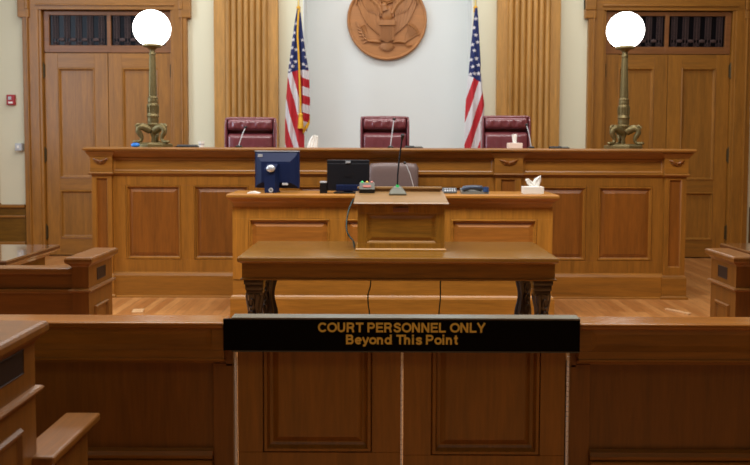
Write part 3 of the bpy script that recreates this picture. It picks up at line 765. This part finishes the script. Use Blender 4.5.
MB().box(-w_/2+.035, -w_/2+.075, -.03, -.012, b+h_-.052, b+h_-.026, .002).obj('badge', M_silver, t)
MB().box(.06, .11, -.05, -.03, b+.03, b+.048, .002).obj('rating_label', M_key, t)
t, w_, h_, b = monitor('flat black monitor seen from behind with a small pale badge at its top', 327, 369.5, 160, 191, 6.5, 0, M_mont, False)
MB().box(-.022, .02, -.03, -.008, b+h_-.028, b+h_-.008, .002).obj('badge', M_silver, t)
m = MB(); m.box(-.1, .12, -.06, -.02, b+.0, b+.055, .004)
for k in range(9): m.box(-.095+k*.023, -.082+k*.023, -.066, -.058, b+.012, b+.048, .001)
m.obj('connector_block', M_navy, t)
m = MB(); m.T = Matrix.Translation((0,-.045,b+h_*.55)) @ Matrix.Rotation(PI/2, 4, 'X'); m.lathe([(0,-.02),(.03,-.02),(.03,-.022),(.027,-.023),(0,-.023)], n=24); m.obj('round_emblem', M_mont, t, smooth=40)
m = MB(); m.box(-.04, .04, -.0, .03, .0, b+.02, .004); m.box(-.12, .12, -.07, .08, 0, .012, .004); m.obj('stand', M_mont, t)
MB().tube([(.155,-.03,b+.0),(.155,-.03,b+.06)], .018, 10).obj('blue_plug', plain('blue plug', '1a2fa0', .4), t, smooth=50)
t = thing('desk_speaker', 'small black box with a pale top beside the flat black monitor', 'speaker', (X(323.5, 6.5, 188), 6.5, ZD))
hh = Z(181.5, 6.5)-ZD; MB().box(-.03, .03, -.03, .05, 0, hh-.012, .004).obj('box_body', M_black, t); MB().box(-.03, .03, -.03, .05, hh-.013, hh, .003).obj('pale_top', M_lgrey, t)
t = thing('folded_paper', 'small folded white paper lying on the desk beside the blue-black monitor', 'paper', (X(254, 6.46, 190), 6.46, ZD))
m = MB(); m.prism([(-.05,0),(.05,0),(.05,.003),(.0,.016),(-.05,.008)], -.04, .05, 'y'); m.obj('fold', M_paper, t)
# telephone
t = thing('desk_telephone', 'dark desk telephone lying between the lectern and the white tissue box', 'telephone', (X(475, 6.5, 190), 6.5, ZD))
m = MB(); m.rings([[(-.12,-.07,0),(.11,-.07,0),(.11,.08,0),(-.12,.08,0)],[(-.12,-.07,.02),(.11,-.07,.02),(.11,.08,.045),(-.12,.08,.045)]]); m.obj('phone_base', M_grey, t)
m = MB(); m.tube([(-.115,-.05,.03),(-.1,-.05,.045),(-.05,-.05,.055),(.0,-.05,.056),(.045,-.05,.05),(.055,-.05,.035)], [.016,.024,.02,.02,.024,.016], 12); m.obj('handset', plain('blue grey plastic', '3b4658', .3), t, smooth=60)
m = MB(); m.tube([(.085,-.05,.02),(.085,-.05,.06)], [.028,.024], 16); m.obj('speaker_knob', plain('blue plastic dark', '2b4470', .35), t, smooth=60)
m = MB()
for i in range(3):
    for j in range(4): m.box(.0+i*.022, .014+i*.022, -.02+j*.02, -.008+j*.02, .03+j*.004, .04+j*.004, .001)
m.obj('keypad', M_key, t)
t = thing('desk_calculator', 'small black keypad with pale keys against the lectern', 'calculator', (X(450, 6.46, 190), 6.46, ZD))
m = MB(); m.T = Matrix.Rotation(math.radians(-32), 4, 'X'); m.box(-.065, .06, 0, .014, .012, .062, .003); m.obj('case', M_black, t)
m = MB(); m.T = Matrix.Rotation(math.radians(-32), 4, 'X')
for i in range(5): m.box(-.045+i*.02, -.032+i*.02, -.003, .002, .026, .036, .001); m.box(-.045+i*.02, -.034+i*.02, -.003, .002, .042, .05, .001)
m.obj('keys', M_key, t)
# clerk's white-stemmed microphone beside the chair
t = thing('gooseneck_microphone', 'pale thin gooseneck microphone bending across the grey mauve chair', 'microphone', (X(414.5, 6.58, 191), 6.58, ZD), 'desk microphones')
MB().stack(-.025, .025, -.03, .03, [(0,0),(0,.01),(-.01,.018)]).obj('base', M_black, t)
pts = [(414.5,190),(413,184),(410,174),(407,166.5),(405,163)]; o_ = t.location
pw = [(W(a, b, 6.58)[0]-o_.x, 0, W(a, b, 6.58)[1]-o_.z) for a, b in pts]; pw[0] = (0, 0, .012)
mic(t, pw, .004, [(pw[-1][0]+.004,0,pw[-1][2]-.006), (pw[-1][0]-.004,0,pw[-1][2]+.002), (pw[-1][0]-.012,0,pw[-1][2]+.004)], [.011,.013,.009], M_lgrey, M_black)

# ------------------------------------------------------------------ lawyers' table
YT = 5.07
tab = thing('counsel_table', 'dark oak table with black carved legs standing under the lectern', 'table')
zt1 = Z(257.5, 5.03); z = lambda py: Z(py, YT)
tx0, tx1 = X(237, 5.03, 259), X(559, 5.03, 259); yb = 5.9
m = MB(); m.stack(tx0, tx1, 5.03, yb, [(-.05,z(264)),(-.04,z(263)),(-.02,zt1-.045),(-.004,zt1-.034),(.0,zt1-.026),(.0,zt1-.008),(-.004,zt1-.002),(-.01,zt1)])
m.obj('tabletop', DARKTOP.x, tab, smooth=25)
ax0, ax1 = X(241.5, YT, 270), X(555.5, YT, 270)
m = MB(); m.stack(ax0, ax1, YT+.015, yb-.05, [(0,z(281)),(.01,z(280.6)),(.01,z(279.2)),(0,z(278.6)),(0,z(263))]); m.obj('apron', DARK.x, tab, smooth=20)
def leg(xc, yc, sg, mat):
    """carved bracket leg: stepped bracket under the apron, scrolled shaft with grooves, foot"""
    zt = z(281); m = MB(); w_ = .045; s = sg
    def bx(a, b, *k): m.box(min(a,b), max(a,b), *k)
    bx(xc-s*.07, xc+s*.065, yc-.055, yc+.055, zt-.035, zt, .006); bx(xc-s*.062, xc+s*.062, yc-.05, yc+.05, zt-.075, zt-.03, .008); bx(xc-s*.055, xc+s*.058, yc-.045, yc+.045, zt-.11, zt-.07, .008)
    R = []
    for k in range(25):
        f = k/24; zz = zt-.1-(zt-.2)*f
        bul = .004*math.sin(f*PI*2.2); e = .05+.008*math.cos(f*PI*3)
        R.append([(xc+bul*-s+e*(1+.16*math.cos(6*a))*math.cos(a), yc+e*(1+.16*math.cos(6*a))*math.sin(a), zz) for a in [2*PI*j/36 for j in range(36)]])
    m.rings(R)
    m.lathe([(.075,0),(.08,.03),(.06,.06),(.07,.08),(.05,.1),(.042,.13)], (xc, yc, 0), 24)
    for q in range(6):
        zz = zt-.16-.085*q
        m.tube([(xc-s*.02+.016*math.cos(b_), yc-.05, zz+.03*math.sin(b_)) for b_ in [2*PI*j/12 for j in range(13)]], .008, 6)
    m.obj('leg', mat, tab, smooth=45)
xL, xR = X(254.5, YT+.06, 300), X(542, YT+.06, 300)
leg(xL, YT+.09, 1, M_carve); leg(xR, YT+.09, -1, M_carve); leg(xL, yb-.11, 1, M_carve2); leg(xR, yb-.11, -1, M_carve2)
MB().box(xL-.03, xL+.03, YT+.09, yb-.11, .14, .2, .01).obj('stretcher', M_carve2, tab)
MB().box(xR-.03, xR+.03, YT+.09, yb-.11, .14, .2, .01).obj('stretcher', M_carve2, tab)
ZT = zt1
# ------------------------------------------------------------------ lectern
YL = 5.35
lec = thing('tabletop_lectern', 'oak lectern with a sloping top standing on the dark table', 'lectern', (0,0,0))
z = lambda py: Z(py, YL); lx0, lx1 = X(357.5, YL, 230), X(444.5, YL, 230); yB = 5.78
zf, zb_ = Z(202.6, YL-.03), Z(191.3, yB)
m = MB(); framed(m, lx0, lx1, ZT+.012, zf-.005, [(X(366.5, YL, 230), X(436.5, YL, 230))], YL, YL+.03, z(243), z(213)); m.obj('front_frame', LBOD.z, lec)
MB().panel(X(366.5, YL, 230), X(436.5, YL, 230), z(243), z(213), YL+.008, [(0,-.005),(.008,-.001),(.014,.006),(.02,.006),(.04,.0)], .02).obj('front_panel', LBOD.x, lec)
m = MB(); m.prism([(YL+.03,ZT+.012),(yB-.02,ZT+.012),(yB-.02,zb_-.03),(YL+.03,zf-.012)], lx0, lx0+.02, 'x'); m.prism([(YL+.03,ZT+.012),(yB-.02,ZT+.012),(yB-.02,zb_-.03),(YL+.03,zf-.012)], lx1-.02, lx1, 'x'); m.obj('side_panel', LBOD.z, lec)
m = MB(); m.stack(lx0, lx1, YL, yB-.02, [(.014,ZT),(.014,ZT+.01),(.006,ZT+.018),(0,ZT+.02)]); m.obj('base_moulding', LBOD.x, lec)
tx0_, tx1_ = X(354, YL-.03, 204), X(448.5, YL-.03, 204)
m = MB(); y0 = YL-.03; th = .014
m.rings([[(tx0_,y0,zf-th),(tx1_,y0,zf-th),(tx1_,yB,zb_-th),(tx0_,yB,zb_-th)],[(tx0_-.004,y0-.006,zf-th*.5),(tx1_+.004,y0-.006,zf-th*.5),(tx1_+.004,yB,zb_-th*.5),(tx0_-.004,yB,zb_-th*.5)],[(tx0_,y0,zf),(tx1_,y0,zf),(tx1_,yB,zb_),(tx0_,yB,zb_)]])
m.obj('sloped_top', LECT.x, lec)
m = MB(); q0 = Z(187.2, yB+.05); m.box(tx0_+.02, tx1_-.02, yB-.0, yB+.03, zb_-.03, q0, .004); m.box(tx0_+.01, tx1_-.01, yB-.015, yB+.04, q0-.01, q0+.006, .004); m.obj('back_ledge', LECT.x, lec)
MB().box(X(393, YL, 208), X(408.5, YL, 208), YL-.016, YL+.002, Z(212, YL), Z(206.5, YL)-.008, .002).obj('plaque', plain('reddish brown plaque', '7d4c30', .4), lec)
def top_z(y): return zf+(zb_-zf)*(y-y0)/(yB-y0)
# microphone on the lectern
ym = 5.672; xm = X(397.5, ym, 192); t = thing('gooseneck_microphone', 'black gooseneck microphone on a grey wedge base standing on the lectern', 'microphone', (xm, ym, top_z(ym)+.0015), 'desk microphones')
tl = math.atan2(zb_-zf, yB-y0)
m = MB(); m.T = Matrix.Rotation(tl, 4, 'X'); m.rings([[(-.065,-.07,0),(.065,-.07,0),(.055,.06,0),(-.055,.06,0)],[(-.065,-.07,.012),(.065,-.07,.012),(.055,.06,.016),(-.055,.06,.016)],[(-.03,.0,.045),(.03,.0,.045),(.025,.05,.05),(-.025,.05,.05)]]); m.obj('base', plain('grey metal', '6c6c60', .4, .3), t)
m = MB(); m.tube([(0,.02,.045),(0,.02,.065)], .012, 10); m.obj('status_ring', M_green, t, smooth=50)
tip = W(402.5, 136, ym); o_ = t.location; dx, dz = tip[0]-o_.x, tip[1]-o_.z
mic(t, [(0,.02,.06),(.001,.02,.14),(dx*.3,.02,dz*.55),(dx*.75,.01,dz*.85),(dx*.95,0,dz*.96)], .006, [(dx*.9,0,dz*.94),(dx,-.005,dz),(dx+.002,-.015,dz+.012)], [.010,.015,.012], M_black, M_black)
# timer with lights
yt = 5.69; xt = X(367, yt, 187); t = thing('speaker_timer', 'grey timer box with coloured lights standing on the corner of the lectern', 'timer', (xt, yt, top_z(yt)))
m = MB(); m.T = Matrix.Rotation(math.atan2(zb_-zf, yB-y0), 4, 'X'); m.box(-.058, .058, -.0, .07, .001, .035, .003); m.obj('lower_case', M_black, t)
m = MB(); m.rings([[(-.058,-.005,.03),(.058,-.005,.03),(.058,.07,.03),(-.058,.07,.03)],[(-.056,.012,.078),(.056,.012,.078),(.056,.07,.078),(-.056,.07,.078)]]); m.obj('upper_case', M_grey, t)
m = MB(); m.T = Matrix.Translation((0,.002,.052)) @ Matrix.Rotation(math.radians(-20), 4, 'X'); m.box(-.03, .03, -.004, .006, -.008, .008, .001); m.obj('display', M_pink, t)
for k, mt in ((-.036, M_green), (0, M_yel), (.036, M_pink)):
    MB().ell((k,.035,.08), (.011,.011,.012), 12, 8).obj('signal_light', mt, t, smooth=80)
# cables
def cable(pts, r, label):
    m = MB(); P3 = [Vector(p) for p in pts]; out = []
    for i in range(len(P3)-1):
        p0, p1, p2, p3 = P3[max(i-1,0)], P3[i], P3[i+1], P3[min(i+2,len(P3)-1)]
        for k in range(8):
            f = k/8; out.append(.5*((2*p1)+(p2-p0)*f+(2*p0-5*p1+4*p2-p3)*f*f+(3*p1-p0-3*p2+p3)*f**3))
    out.append(P3[-1]); m.tube(out, r, 8)
    return tag(m.obj('cable', M_cable, smooth=60), label, 'cable')
def wp(px, py, Y): a, b = W(px, py, Y); return (a, Y, b)
cable([wp(354, 199, 5.7), wp(352, 202, 5.66), wp(348.5, 211, 5.6), wp(346.8, 221, 5.56), wp(347, 231, 5.52), wp(350, 237, 5.5), wp(353.2, 241, 5.48), (X(354.6, 5.46, 244), 5.46, ZT+.008)], .006, 'thin dark green cable looping down the side of the lectern')
cable([(X(371, 5.6, 283), 5.6, Z(281, YT)-.002), wp(370.5, 285, 5.6), wp(368.2, 294, 5.6), wp(368.2, 304, 5.6), wp(369.5, 314, 5.6), wp(370, 330, 5.6), (X(370, 5.6, 330), 5.62, .02), (X(372, 5.6, 330), 5.9, .006)], .005, 'thin dark cable hanging under the table near the cable loop')
cable([(X(440.5, 5.6, 283), 5.6, Z(281, YT)-.002), wp(440.4, 285, 5.6), wp(440.4, 298, 5.6), wp(439.2, 310, 5.6), wp(438.5, 330, 5.6), (X(438, 5.6, 330), 5.62, .02), (X(436, 5.6, 330), 5.9, .006)], .005, 'thin dark cable hanging straight under the table on its telephone side')

# ------------------------------------------------------------------ bench ends / counsel benches inside the bar
def post(m_body, xo, sgn, y0, y1, thick, ztop, mats, root, dz=0, ia=.34, ib=.30):
    """end post: face on side sgn (+1 faces +x). xo = x of the aisle face"""
    xi = xo-sgn*thick; a, b = min(xo, xi), max(xo, xi)
    capb = .045
    m = MB(); m.stack(a, b, y0, y1, [(0,0),(0,ztop-.19),(.0,ztop-.06),(.004,ztop-.054),(.014,ztop-.042),(.026,ztop-.036),(.03,ztop-.028),(.03,ztop-.012),(.026,ztop-.004),(.018,ztop)]); m.obj('end_post', mats.z, root, smooth=25)
    zm = ztop-.2
    m = MB(); m.stack(a, b, y0, y1, [(-.01,zm-.012),(.006,zm-.008),(.016,zm-.001),(.018,zm+.006),(.014,zm+.012),(-.01,zm+.02)]); m.obj('post_moulding', mats.y, root, smooth=25)
    # dark inset square and lower panel on the aisle face
    T = Matrix.Translation((xo, 0, 0)) @ Matrix(((0,-sgn,0,0),(sgn,0,0,0),(0,0,1,0),(0,0,0,1)))
    def side(u0, u1, z0, z1, prof, name, mat):
        mm = MB(); mm.T = T
        lo, hi = (u0, u1) if sgn > 0 else (-u1, -u0)
        mm.panel(lo, hi, z0, z1, 0, prof, .004); mm.obj(name, mat, root)
    L = y1-y0
    side(y0+L*ia, y1-L*ib, ztop-.155+dz, ztop-.085+dz, [(0,-.002),(.002,-.003),(.003,-.001)], 'dark_inset', M_vent)
    side(y0+L*.22, y1-L*.22,   .15, zm-.10+dz, [(0,-.002),(.006,-.012),(.014,-.012),(.022,-.002),(.026,-.001)], 'side_panel', mats.z)
def counsel_bench(label, sgn):
    r = thing('bench_seat', label, 'bench', (0,0,0), 'benches inside the bar')
    if sgn > 0:
        yn, yf = 4.32, 4.7; ztop = Z(248, yf, 117); xo = X(115, yf, 262)-.0; xo = xo-.02; thick = .095; zr = Z(267, yn+.05, 30); xe = -3.4
    else:
        yn, yf = 4.35, 4.68; ztop = Z(248.5, yf, 706); xo = X(709, yf, 262)+.015; thick = .095; zr = Z(266, yn, 745); xe = 3.4
    post(None, xo, sgn, yn, yf, thick, ztop, END, r)
    xi = xo-sgn*thick; a, b = min(xe, xi), max(xe, xi)
    m = MB(); m.box(a, b, yn+.04, yn+.10, 0.02, zr-.02, .003); m.obj('back_panel', FIELD.x, r)  # shade of this unlit back is in the darker oak
    m = MB(); m.box(a, b, yn+.015, yn+.125, zr-.04, zr, .012, 3); m.obj('top_rail', END.x, r)
    m = MB(); m.box(a, b, yn+.022, yn+.05, zr-.15, zr-.125, .008); m.obj('back_moulding', FIELD.x, r)
    m = MB(); m.box(a, b, yn+.1, yf-.02, .38, .44, .01); m.obj('seat', OAK.x, r)
    m = MB(); m.box(xe-.03, xe+.03, yn+.04, yf, 0, zr-.03, .005); m.obj('end_panel', OAK.z, r)
    return r
counsel_bench('oak bench end with its long back rail showing, in front of a glossy table', 1)
counsel_bench('oak bench end showing its aisle face, its back rail cut off by the frame', -1)
def counsel_table2(label, sgn):
    r = thing('side_table', label, 'table', (0,0,0), 'glossy side tables'); yf = 5.75; yn = 4.92
    xo = X(60, yf, 245) if sgn > 0 else X(720, yf, 244); zt = Z(244.5 if sgn > 0 else 243, yf, 60 if sgn > 0 else 720); xe = -4.1 if sgn > 0 else 4.1
    a, b = min(xo, xe), max(xo, xe)
    m = MB(); m.stack(a, b, yn, yf, [(-.06,zt-.075),(-.05,zt-.055),(-.02,zt-.045),(-.004,zt-.036),(0,zt-.028),(0,zt-.008),(-.008,zt)]); m.obj('tabletop', plain('glossy table veneer', '5a3a22', .12, coat=.8, var=.15, bscale=6), r, smooth=25)
    m = MB(); m.stack(a+.08, b-.08, yn+.08, yf-.08, [(0,zt-.2),(0,zt-.07)]); m.obj('apron', DARK.x, r)
    for u in (a+.12, b-.2):
        for v in (yn+.1, yf-.19): MB().box(u, u+.08, v, v+.08, 0, zt-.1, .008).obj('leg', DARK.z, r)
counsel_table2('dark glossy table behind the bench on the alarm box side', 1)
counsel_table2('dark glossy table behind the bench end that the frame cuts off', -1)

# front pew in the gallery
pew = thing('gallery_pew', 'tall oak pew end with an armrest, standing in front of the bar rail', 'pew', (0,0,0))
yf = 2.16; zt = Z(322, yf, 45); xo = X(34.5, yf, 345)
post(None, xo, 1, 1.72, yf, .14, zt, END, pew, .026, .52, .16)
xi = xo-.14
zar = Z(412, 2.5, 85); ax0, ax1 = X(67, 2.5, 412), X(101, 2.5, 412)
m = MB(); m.box(ax0-.004, ax1, yf-.03, 2.5, zar-.028, zar, .01, 3); m.obj('armrest', END.y, pew)
m = MB(); m.box(ax0+.015, ax1-.03, yf-.0, 2.46, 0, zar-.026, .004); m.obj('arm_panel', END.z, pew)
m = MB(); m.box(-2.6, xi, 1.8, 1.86, .3, zt-.1, .006); m.obj('backrest', RAIL.x, pew)
m = MB(); m.box(-2.6, xi+.02, 1.86, 2.4, .4, .45, .01); m.obj('seat', RAIL.x, pew)
m = MB(); m.box(-2.66, -2.58, 1.72, 2.46, 0, zt-.06, .008); m.obj('far_end_panel', OAK.z, pew)

# ------------------------------------------------------------------ bar rail and gate
YR = 2.72
def z(py): return Z(py, YR)
zrt = Z(323.6, YR); ybk = 2.86
zlow = z(362)
def bar_rail(label, xa, xb, inner):
    x_a, x_b = xa, xb
    """inner: 'hi' if the gate is at xb else 'lo'"""
    r = thing('bar_rail', label, 'railing', (0,0,0), 'bar rails either side of the gate')
    m = MB(); m.box(xa, xb, YR, ybk-.005, zrt-.022, zrt, .009, 3); m.obj('rail_cap', CAPW.x, r)
    s = .045; m = MB(); y0 = YR+.012
    framed(m, xa, xb, zlow, zrt-.021, [(xa+s, xb-s)], y0, y0+.03, z(351.5), z(329.5)); m.panel(xa+s, xb-s, z(351.5), z(329.5), y0+.003, [(0,-.002),(.014,.0),(.02,.001)], .02); m.box(xa, xb, y0+.03, ybk, zlow, zrt-.021)
    m.prism([(y0+.004,zlow+.012),(y0-.004,zlow+.008),(y0-.004,zlow),(y0+.03,zlow)], xa, xb, 'x'); m.obj('frieze', RAIL.x, r)
    m = MB(); m.prism([(ybk,zlow),(y0+.012,zlow),(y0+.02,zlow-.01),(y0+.04,zlow-.016),(y0+.04,zlow-.022),(ybk,zlow-.022)], xa, xb, 'x'); m.obj('cove_moulding', RAIL.x, r)
    y1 = YR+.05; st = .075
    if inner == 'hi': xb = hL-.004
    else: xa = hR+.004
    g0, g1 = (xa, xb-st) if inner == 'hi' else (xa+st, xb)
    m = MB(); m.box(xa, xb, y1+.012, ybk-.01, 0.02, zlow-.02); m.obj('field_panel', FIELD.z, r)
    m = MB(); sx = (xb-st, xb) if inner == 'hi' else (xa, xa+st); m.box(*sx, y1-.002, ybk-.008, 0, zlow-.02, .003)
    e_ = (gL, xb) if inner == 'hi' else (xa, gR)
    m.box(*e_, y1-.002, ybk-.02, zlow-.03, zrt-.03); m.obj('end_stile', FIELD.z, r)
    m = MB(); zz = z(456); m.box(g0, g1, y1-.03, y1+.012, 0, zz-.03, .006); m.prism([(y1+.012,zz-.026),(y1-.02,zz-.026),(y1-.024,zz-.012),(y1-.014,zz-.004),(y1-.012,zz),(y1+.012,zz+.004)], g0, g1, 'x'); m.obj('base_board', RAIL.x, r)
    return r
gL, gR = X(223, YR, 335), X(580, YR, 335)
hL, hR, hM = X(234.5, YR+.05, 400), X(568.5, YR+.05, 400), X(402, YR+.05, 400)
bar_rail('oak bar rail running behind the pew end to the gate', -2.9, gL, 'hi')
bar_rail('oak bar rail on the side of the gate without the pew', gR, 2.9, 'lo')
def gate(label, x0, x1, p0, p1, pb, hinge_left, strip):
    r = thing('gate', label, 'gate', (0,0,0), 'gate leaves in the bar'); y0, y1 = YR+.05, YR+.095
    zt = Z(321.5, YR+.05); zb = .1; o0, o1 = X(p0, y0, 420), X(p1, y0, 420)
    m = MB(); framed(m, x0, x1, zb, zt-.02, [(o0, o1)], y0, y1, Z(pb+.5, y0), z(357)+.06); m.obj('gate_frame', RAIL.z, r)
    MB().panel(o0, o1, Z(pb+.5, y0), z(357)+.06, y0+.008, [(0,-.001),(.006,-.014),(.016,-.014),(.024,.006),(.032,.01),(.036,.01),(.055,.0),(.06,-.001)], .02).obj('gate_panel', RAIL.z, r)
    MB().box(x0, x1, y0-.01, y1+.01, zt-.021, zt, .004).obj('gate_cap', RAIL.x, r)
    hx = x0-.006 if hinge_left else x1+.006
    m = MB(); nk = 40; dz = (zt-.03-zb)/nk
    for q in range(nk): m.tube([(hx, y0-.006, zb+dz*q), (hx, y0-.006, zb+dz*(q+.86))], .0052, 8)
    m.obj('hinge', M_steel, r, smooth=60)
    if strip:
        m = MB()
        for q in range(nk): m.box(x1, x1+.0075, y0-.001, y0+.02, zb+dz*q, zb+dz*(q+.86))
        m.obj('edge_strip', M_steel, r)
    return r
gate('wooden gate leaf with a raised panel, hinged to the rail on the pew side', hL+.012, hM-.005, 263, 372, 452, True, True)
gate('wooden gate leaf with a raised panel, hinged to the rail away from the pew', hM+.005, hR-.012, 431, 540, 454.5, False, False)
# sign
ys = YR-.012
sx0, sx1 = X(222.5, ys, 335)+.002, X(580.5, ys, 335)-.002; sz0, sz1 = Z(351, ys), Z(319.6, ys)
sg = thing('courtroom_sign', 'long black sign with gold lettering fixed across the top of the gate', 'sign', (0,0,0))
sx0, sx1 = gL+.003, gR-.003
MB().box(sx0, sx1, ys, ys+.012, sz0, sz1, .001).obj('board', M_signblack, sg)
m = MB(); m.box(sx0+.03, sx1, ys-.001, ys+.062, sz1, sz1+.006, .001); m.obj('top_edge', M_edge, sg)  # pale strip stands in for the white wall's reflection on the gate cap
MB().box(sx0+.03, sx1, ys+.001, ys+.012, sz0-.006, sz0, .001).obj('bottom_edge', M_acr, sg)
def el(cx, cy, rx, ry, a0, a1, n=20):
    return [(cx+rx*math.cos(math.radians(a0+(a1-a0)*k/n)), cy+ry*math.sin(math.radians(a0+(a1-a0)*k/n))) for k in range(n+1)]
_S = [(.67,.70),(.62,.83),(.5,.895),(.36,.9),(.22,.85),(.15,.73),(.2,.61),(.36,.54),(.5,.49),(.64,.4),(.685,.27),(.62,.16),(.48,.1),(.31,.1),(.17,.17),(.11,.31)]
GL = {'C': (.93, [el(.48,.5,.38,.4,38,322)]), 'O': (1.02, [el(.5,.5,.4,.4,0,360,36)]), 'U': (.92, [[(.11,1)]+el(.4,.39,.29,.29,180,360)+[(.69,1)]]),
 'R': (.92, [[(.11,0),(.11,1)], [(.11,.9),(.47,.9)]+el(.47,.69,.2,.21,88,-88)+[(.11,.48)], [(.4,.48),(.58,.38),(.64,.2),(.68,0)]]),
 'T': (.8, [[(.02,.9),(.78,.9)], [(.4,0),(.4,.9)]]), 'P': (.86, [[(.11,0),(.11,1)], [(.11,.9),(.45,.9)]+el(.45,.68,.22,.22,88,-88)+[(.11,.46)]]),
 'E': (.82, [[(.11,0),(.11,1)], [(.11,.9),(.72,.9)], [(.11,.51),(.67,.51)], [(.11,.1),(.74,.1)]]), 'S': (.84, [_S]),
 'N': (.94, [[(.11,0),(.11,1)], [(.72,0),(.72,1)], [(.13,.96),(.7,.04)]]), 'L': (.76, [[(.11,0),(.11,1)], [(.11,.1),(.7,.1)]]),
 'Y': (.84, [[(.05,1),(.41,.42)], [(.77,1),(.41,.42)], [(.41,.46),(.41,0)]]),
 'B': (.9, [[(.11,0),(.11,1)], [(.11,.9),(.45,.9)]+el(.45,.71,.18,.19,88,-88)+[(.11,.52)], [(.11,.52),(.48,.52)]+el(.48,.31,.2,.21,88,-88)+[(.11,.1)]]),
 'e': (.74, [[(.12,.37),(.6,.37)], el(.36,.365,.26,.275,0,318)]), 'y': (.7, [[(.06,.73),(.35,.06)], [(.63,.73),(.35,.06),(.26,-.12),(.08,-.13)]]),
 'o': (.78, [el(.38,.365,.28,.275,0,360,30)]), 'n': (.78, [[(.1,0),(.1,.73)], [(.1,.4),(.16,.57),(.3,.64),(.44,.6),(.52,.46),(.52,0)]]),
 'd': (.8, [el(.35,.365,.25,.275,0,360,30), [(.62,0),(.62,1)]]), 'h': (.78, [[(.1,0),(.1,1)], [(.1,.4),(.16,.57),(.3,.64),(.44,.6),(.52,.46),(.52,0)]]),
 'i': (.38, [[(.12,0),(.12,.73)], [(.12,.83),(.12,1)]]), 's': (.68, [[(a*.8+.02, b*.73) for a, b in _S]]),
 't': (.48, [[(.22,.95),(.22,.2),(.28,.1),(.42,.1)], [(.03,.65),(.42,.65)]]), ' ': (.36, [])}
def lettering(txt, p0, p1, py_base, py_top, name):
    """bold sans letters as raised strokes"""
    zt, zb = Z(py_top, ys), Z(py_base, ys); X0, X1 = X(p0, ys, 335), X(p1, ys, 335)
    tot = sum(GL[c][0] for c in txt)-.1; kx = (X1-X0)/tot; kz = zt-zb; hw = .098
    m = MB(); cur = 0; ns = 0
    for c in txt:
        adv, strokes = GL[c]
        for st in strokes:
            P = [Vector(p) for p in st]; n = len(P); closed = (P[0]-P[-1]).length < 1e-4; L_, R_ = [], []
            for i in range(n):
                a = P[i-1] if i else (P[-2] if closed else P[0]); b = P[i+1] if i < n-1 else (P[1] if closed else P[-1])
                d1 = (P[i]-a).normalized() if (P[i]-a).length else (b-P[i]).normalized(); d2 = (b-P[i]).normalized() if (b-P[i]).length else d1
                t_ = (d1+d2).normalized(); nn = Vector((-t_.y, t_.x)); k = hw/max(.6, nn.dot(Vector((-d1.y, d1.x))))
                L_.append(P[i]+nn*k); R_.append(P[i]-nn*k)
            ns += 1; f = lambda p, d: (X0+(cur+p.x-.01)*kx, ys-d-.00025*(ns%4)*(d > 0), zb+p.y*kz)
            m.rings([[f(l, 0), f(l, .0016), f(q, .0016), f(q, 0)] for l, q in zip(L_, R_)])
        cur += adv
    o = m.obj(name, M_letter, sg); return o
lettering('COURT PERSONNEL ONLY', 318, 484.5, 332.3, 322.6, 'lettering')
lettering('Beyond This Point', 346, 457.5, 344.3, 334.6, 'lettering')

# floor plates
for (px, py, w_, l_, rz, lab) in ((138, 311.5, .10, .14, .2, 'small tan floor outlet plate beside the oak bench end and rail'), (678, 312, .045, .26, .55, 'small pale strip lying on the wood floor beyond the rail')):
    Yp = 6.9 if px < 300 else 6.75
    # solve distance on the floor
    lo, hi = 3.0, 10.0
    for _ in range(40):
        mid = (lo+hi)/2
        if Z(py, mid, px) < 0: hi = mid
        else: lo = mid
    Yp = lo
    t = thing('floor_plate', lab, 'floor plate', (X(px, Yp, py), Yp, 0)); t.rotation_euler.z = rz
    MB().box(-w_/2, w_/2, -l_/2, l_/2, 0, .012, .003).obj('plate', M_tan, t); MB().box(-w_/4, w_/4, -l_/4, l_/4, .011, .016, .002).obj('lid', M_tan, t)

# ------------------------------------------------------------------ light
def area(name, loc, sx, sy, power, colr, rot=(0,0,0), spread=None):
    l = bpy.data.lights.new(name, 'AREA'); l.shape = 'RECTANGLE'; l.size = sx; l.size_y = sy; l.energy = power; l.color = colr
    if spread: l.spread = spread
    o = bpy.data.objects.new(name, l); col.objects.link(o); o.location = loc; o.rotation_euler = rot; return o
area('ceiling_light_well', (0, 4.2, H-.05), 7, 1.2, 430, (1, .985, .96))
area('ceiling_light_bench', (0, 7.0, H-.05), 8, 1.0, 40, (1, .985, .96))
area('ceiling_light_wall', (0, 9.1, H-.05), 8, .8, 135, (.95, .98, 1))
area('gallery_light', (0, -1.5, H-.05), 6, 2, 45, (1, .95, .88))
area('unseen_window_light', (XL+.1, 6.3, 3.0), 3, 2.6, 170, (.68, .83, 1), (0, -PI/2, 0))  # cool light added for an unseen window; the side wall has no opening
w = bpy.data.worlds.new('world'); bpy.context.scene.world = w; w.use_nodes = True
w.node_tree.nodes['Background'].inputs[0].default_value = (.05, .05, .05, 1)
vs = bpy.context.scene.view_settings
vs.view_transform = 'Standard'; vs.look = 'None'; vs.gamma = 1; vs.use_curve_mapping = False; vs.exposure = 0
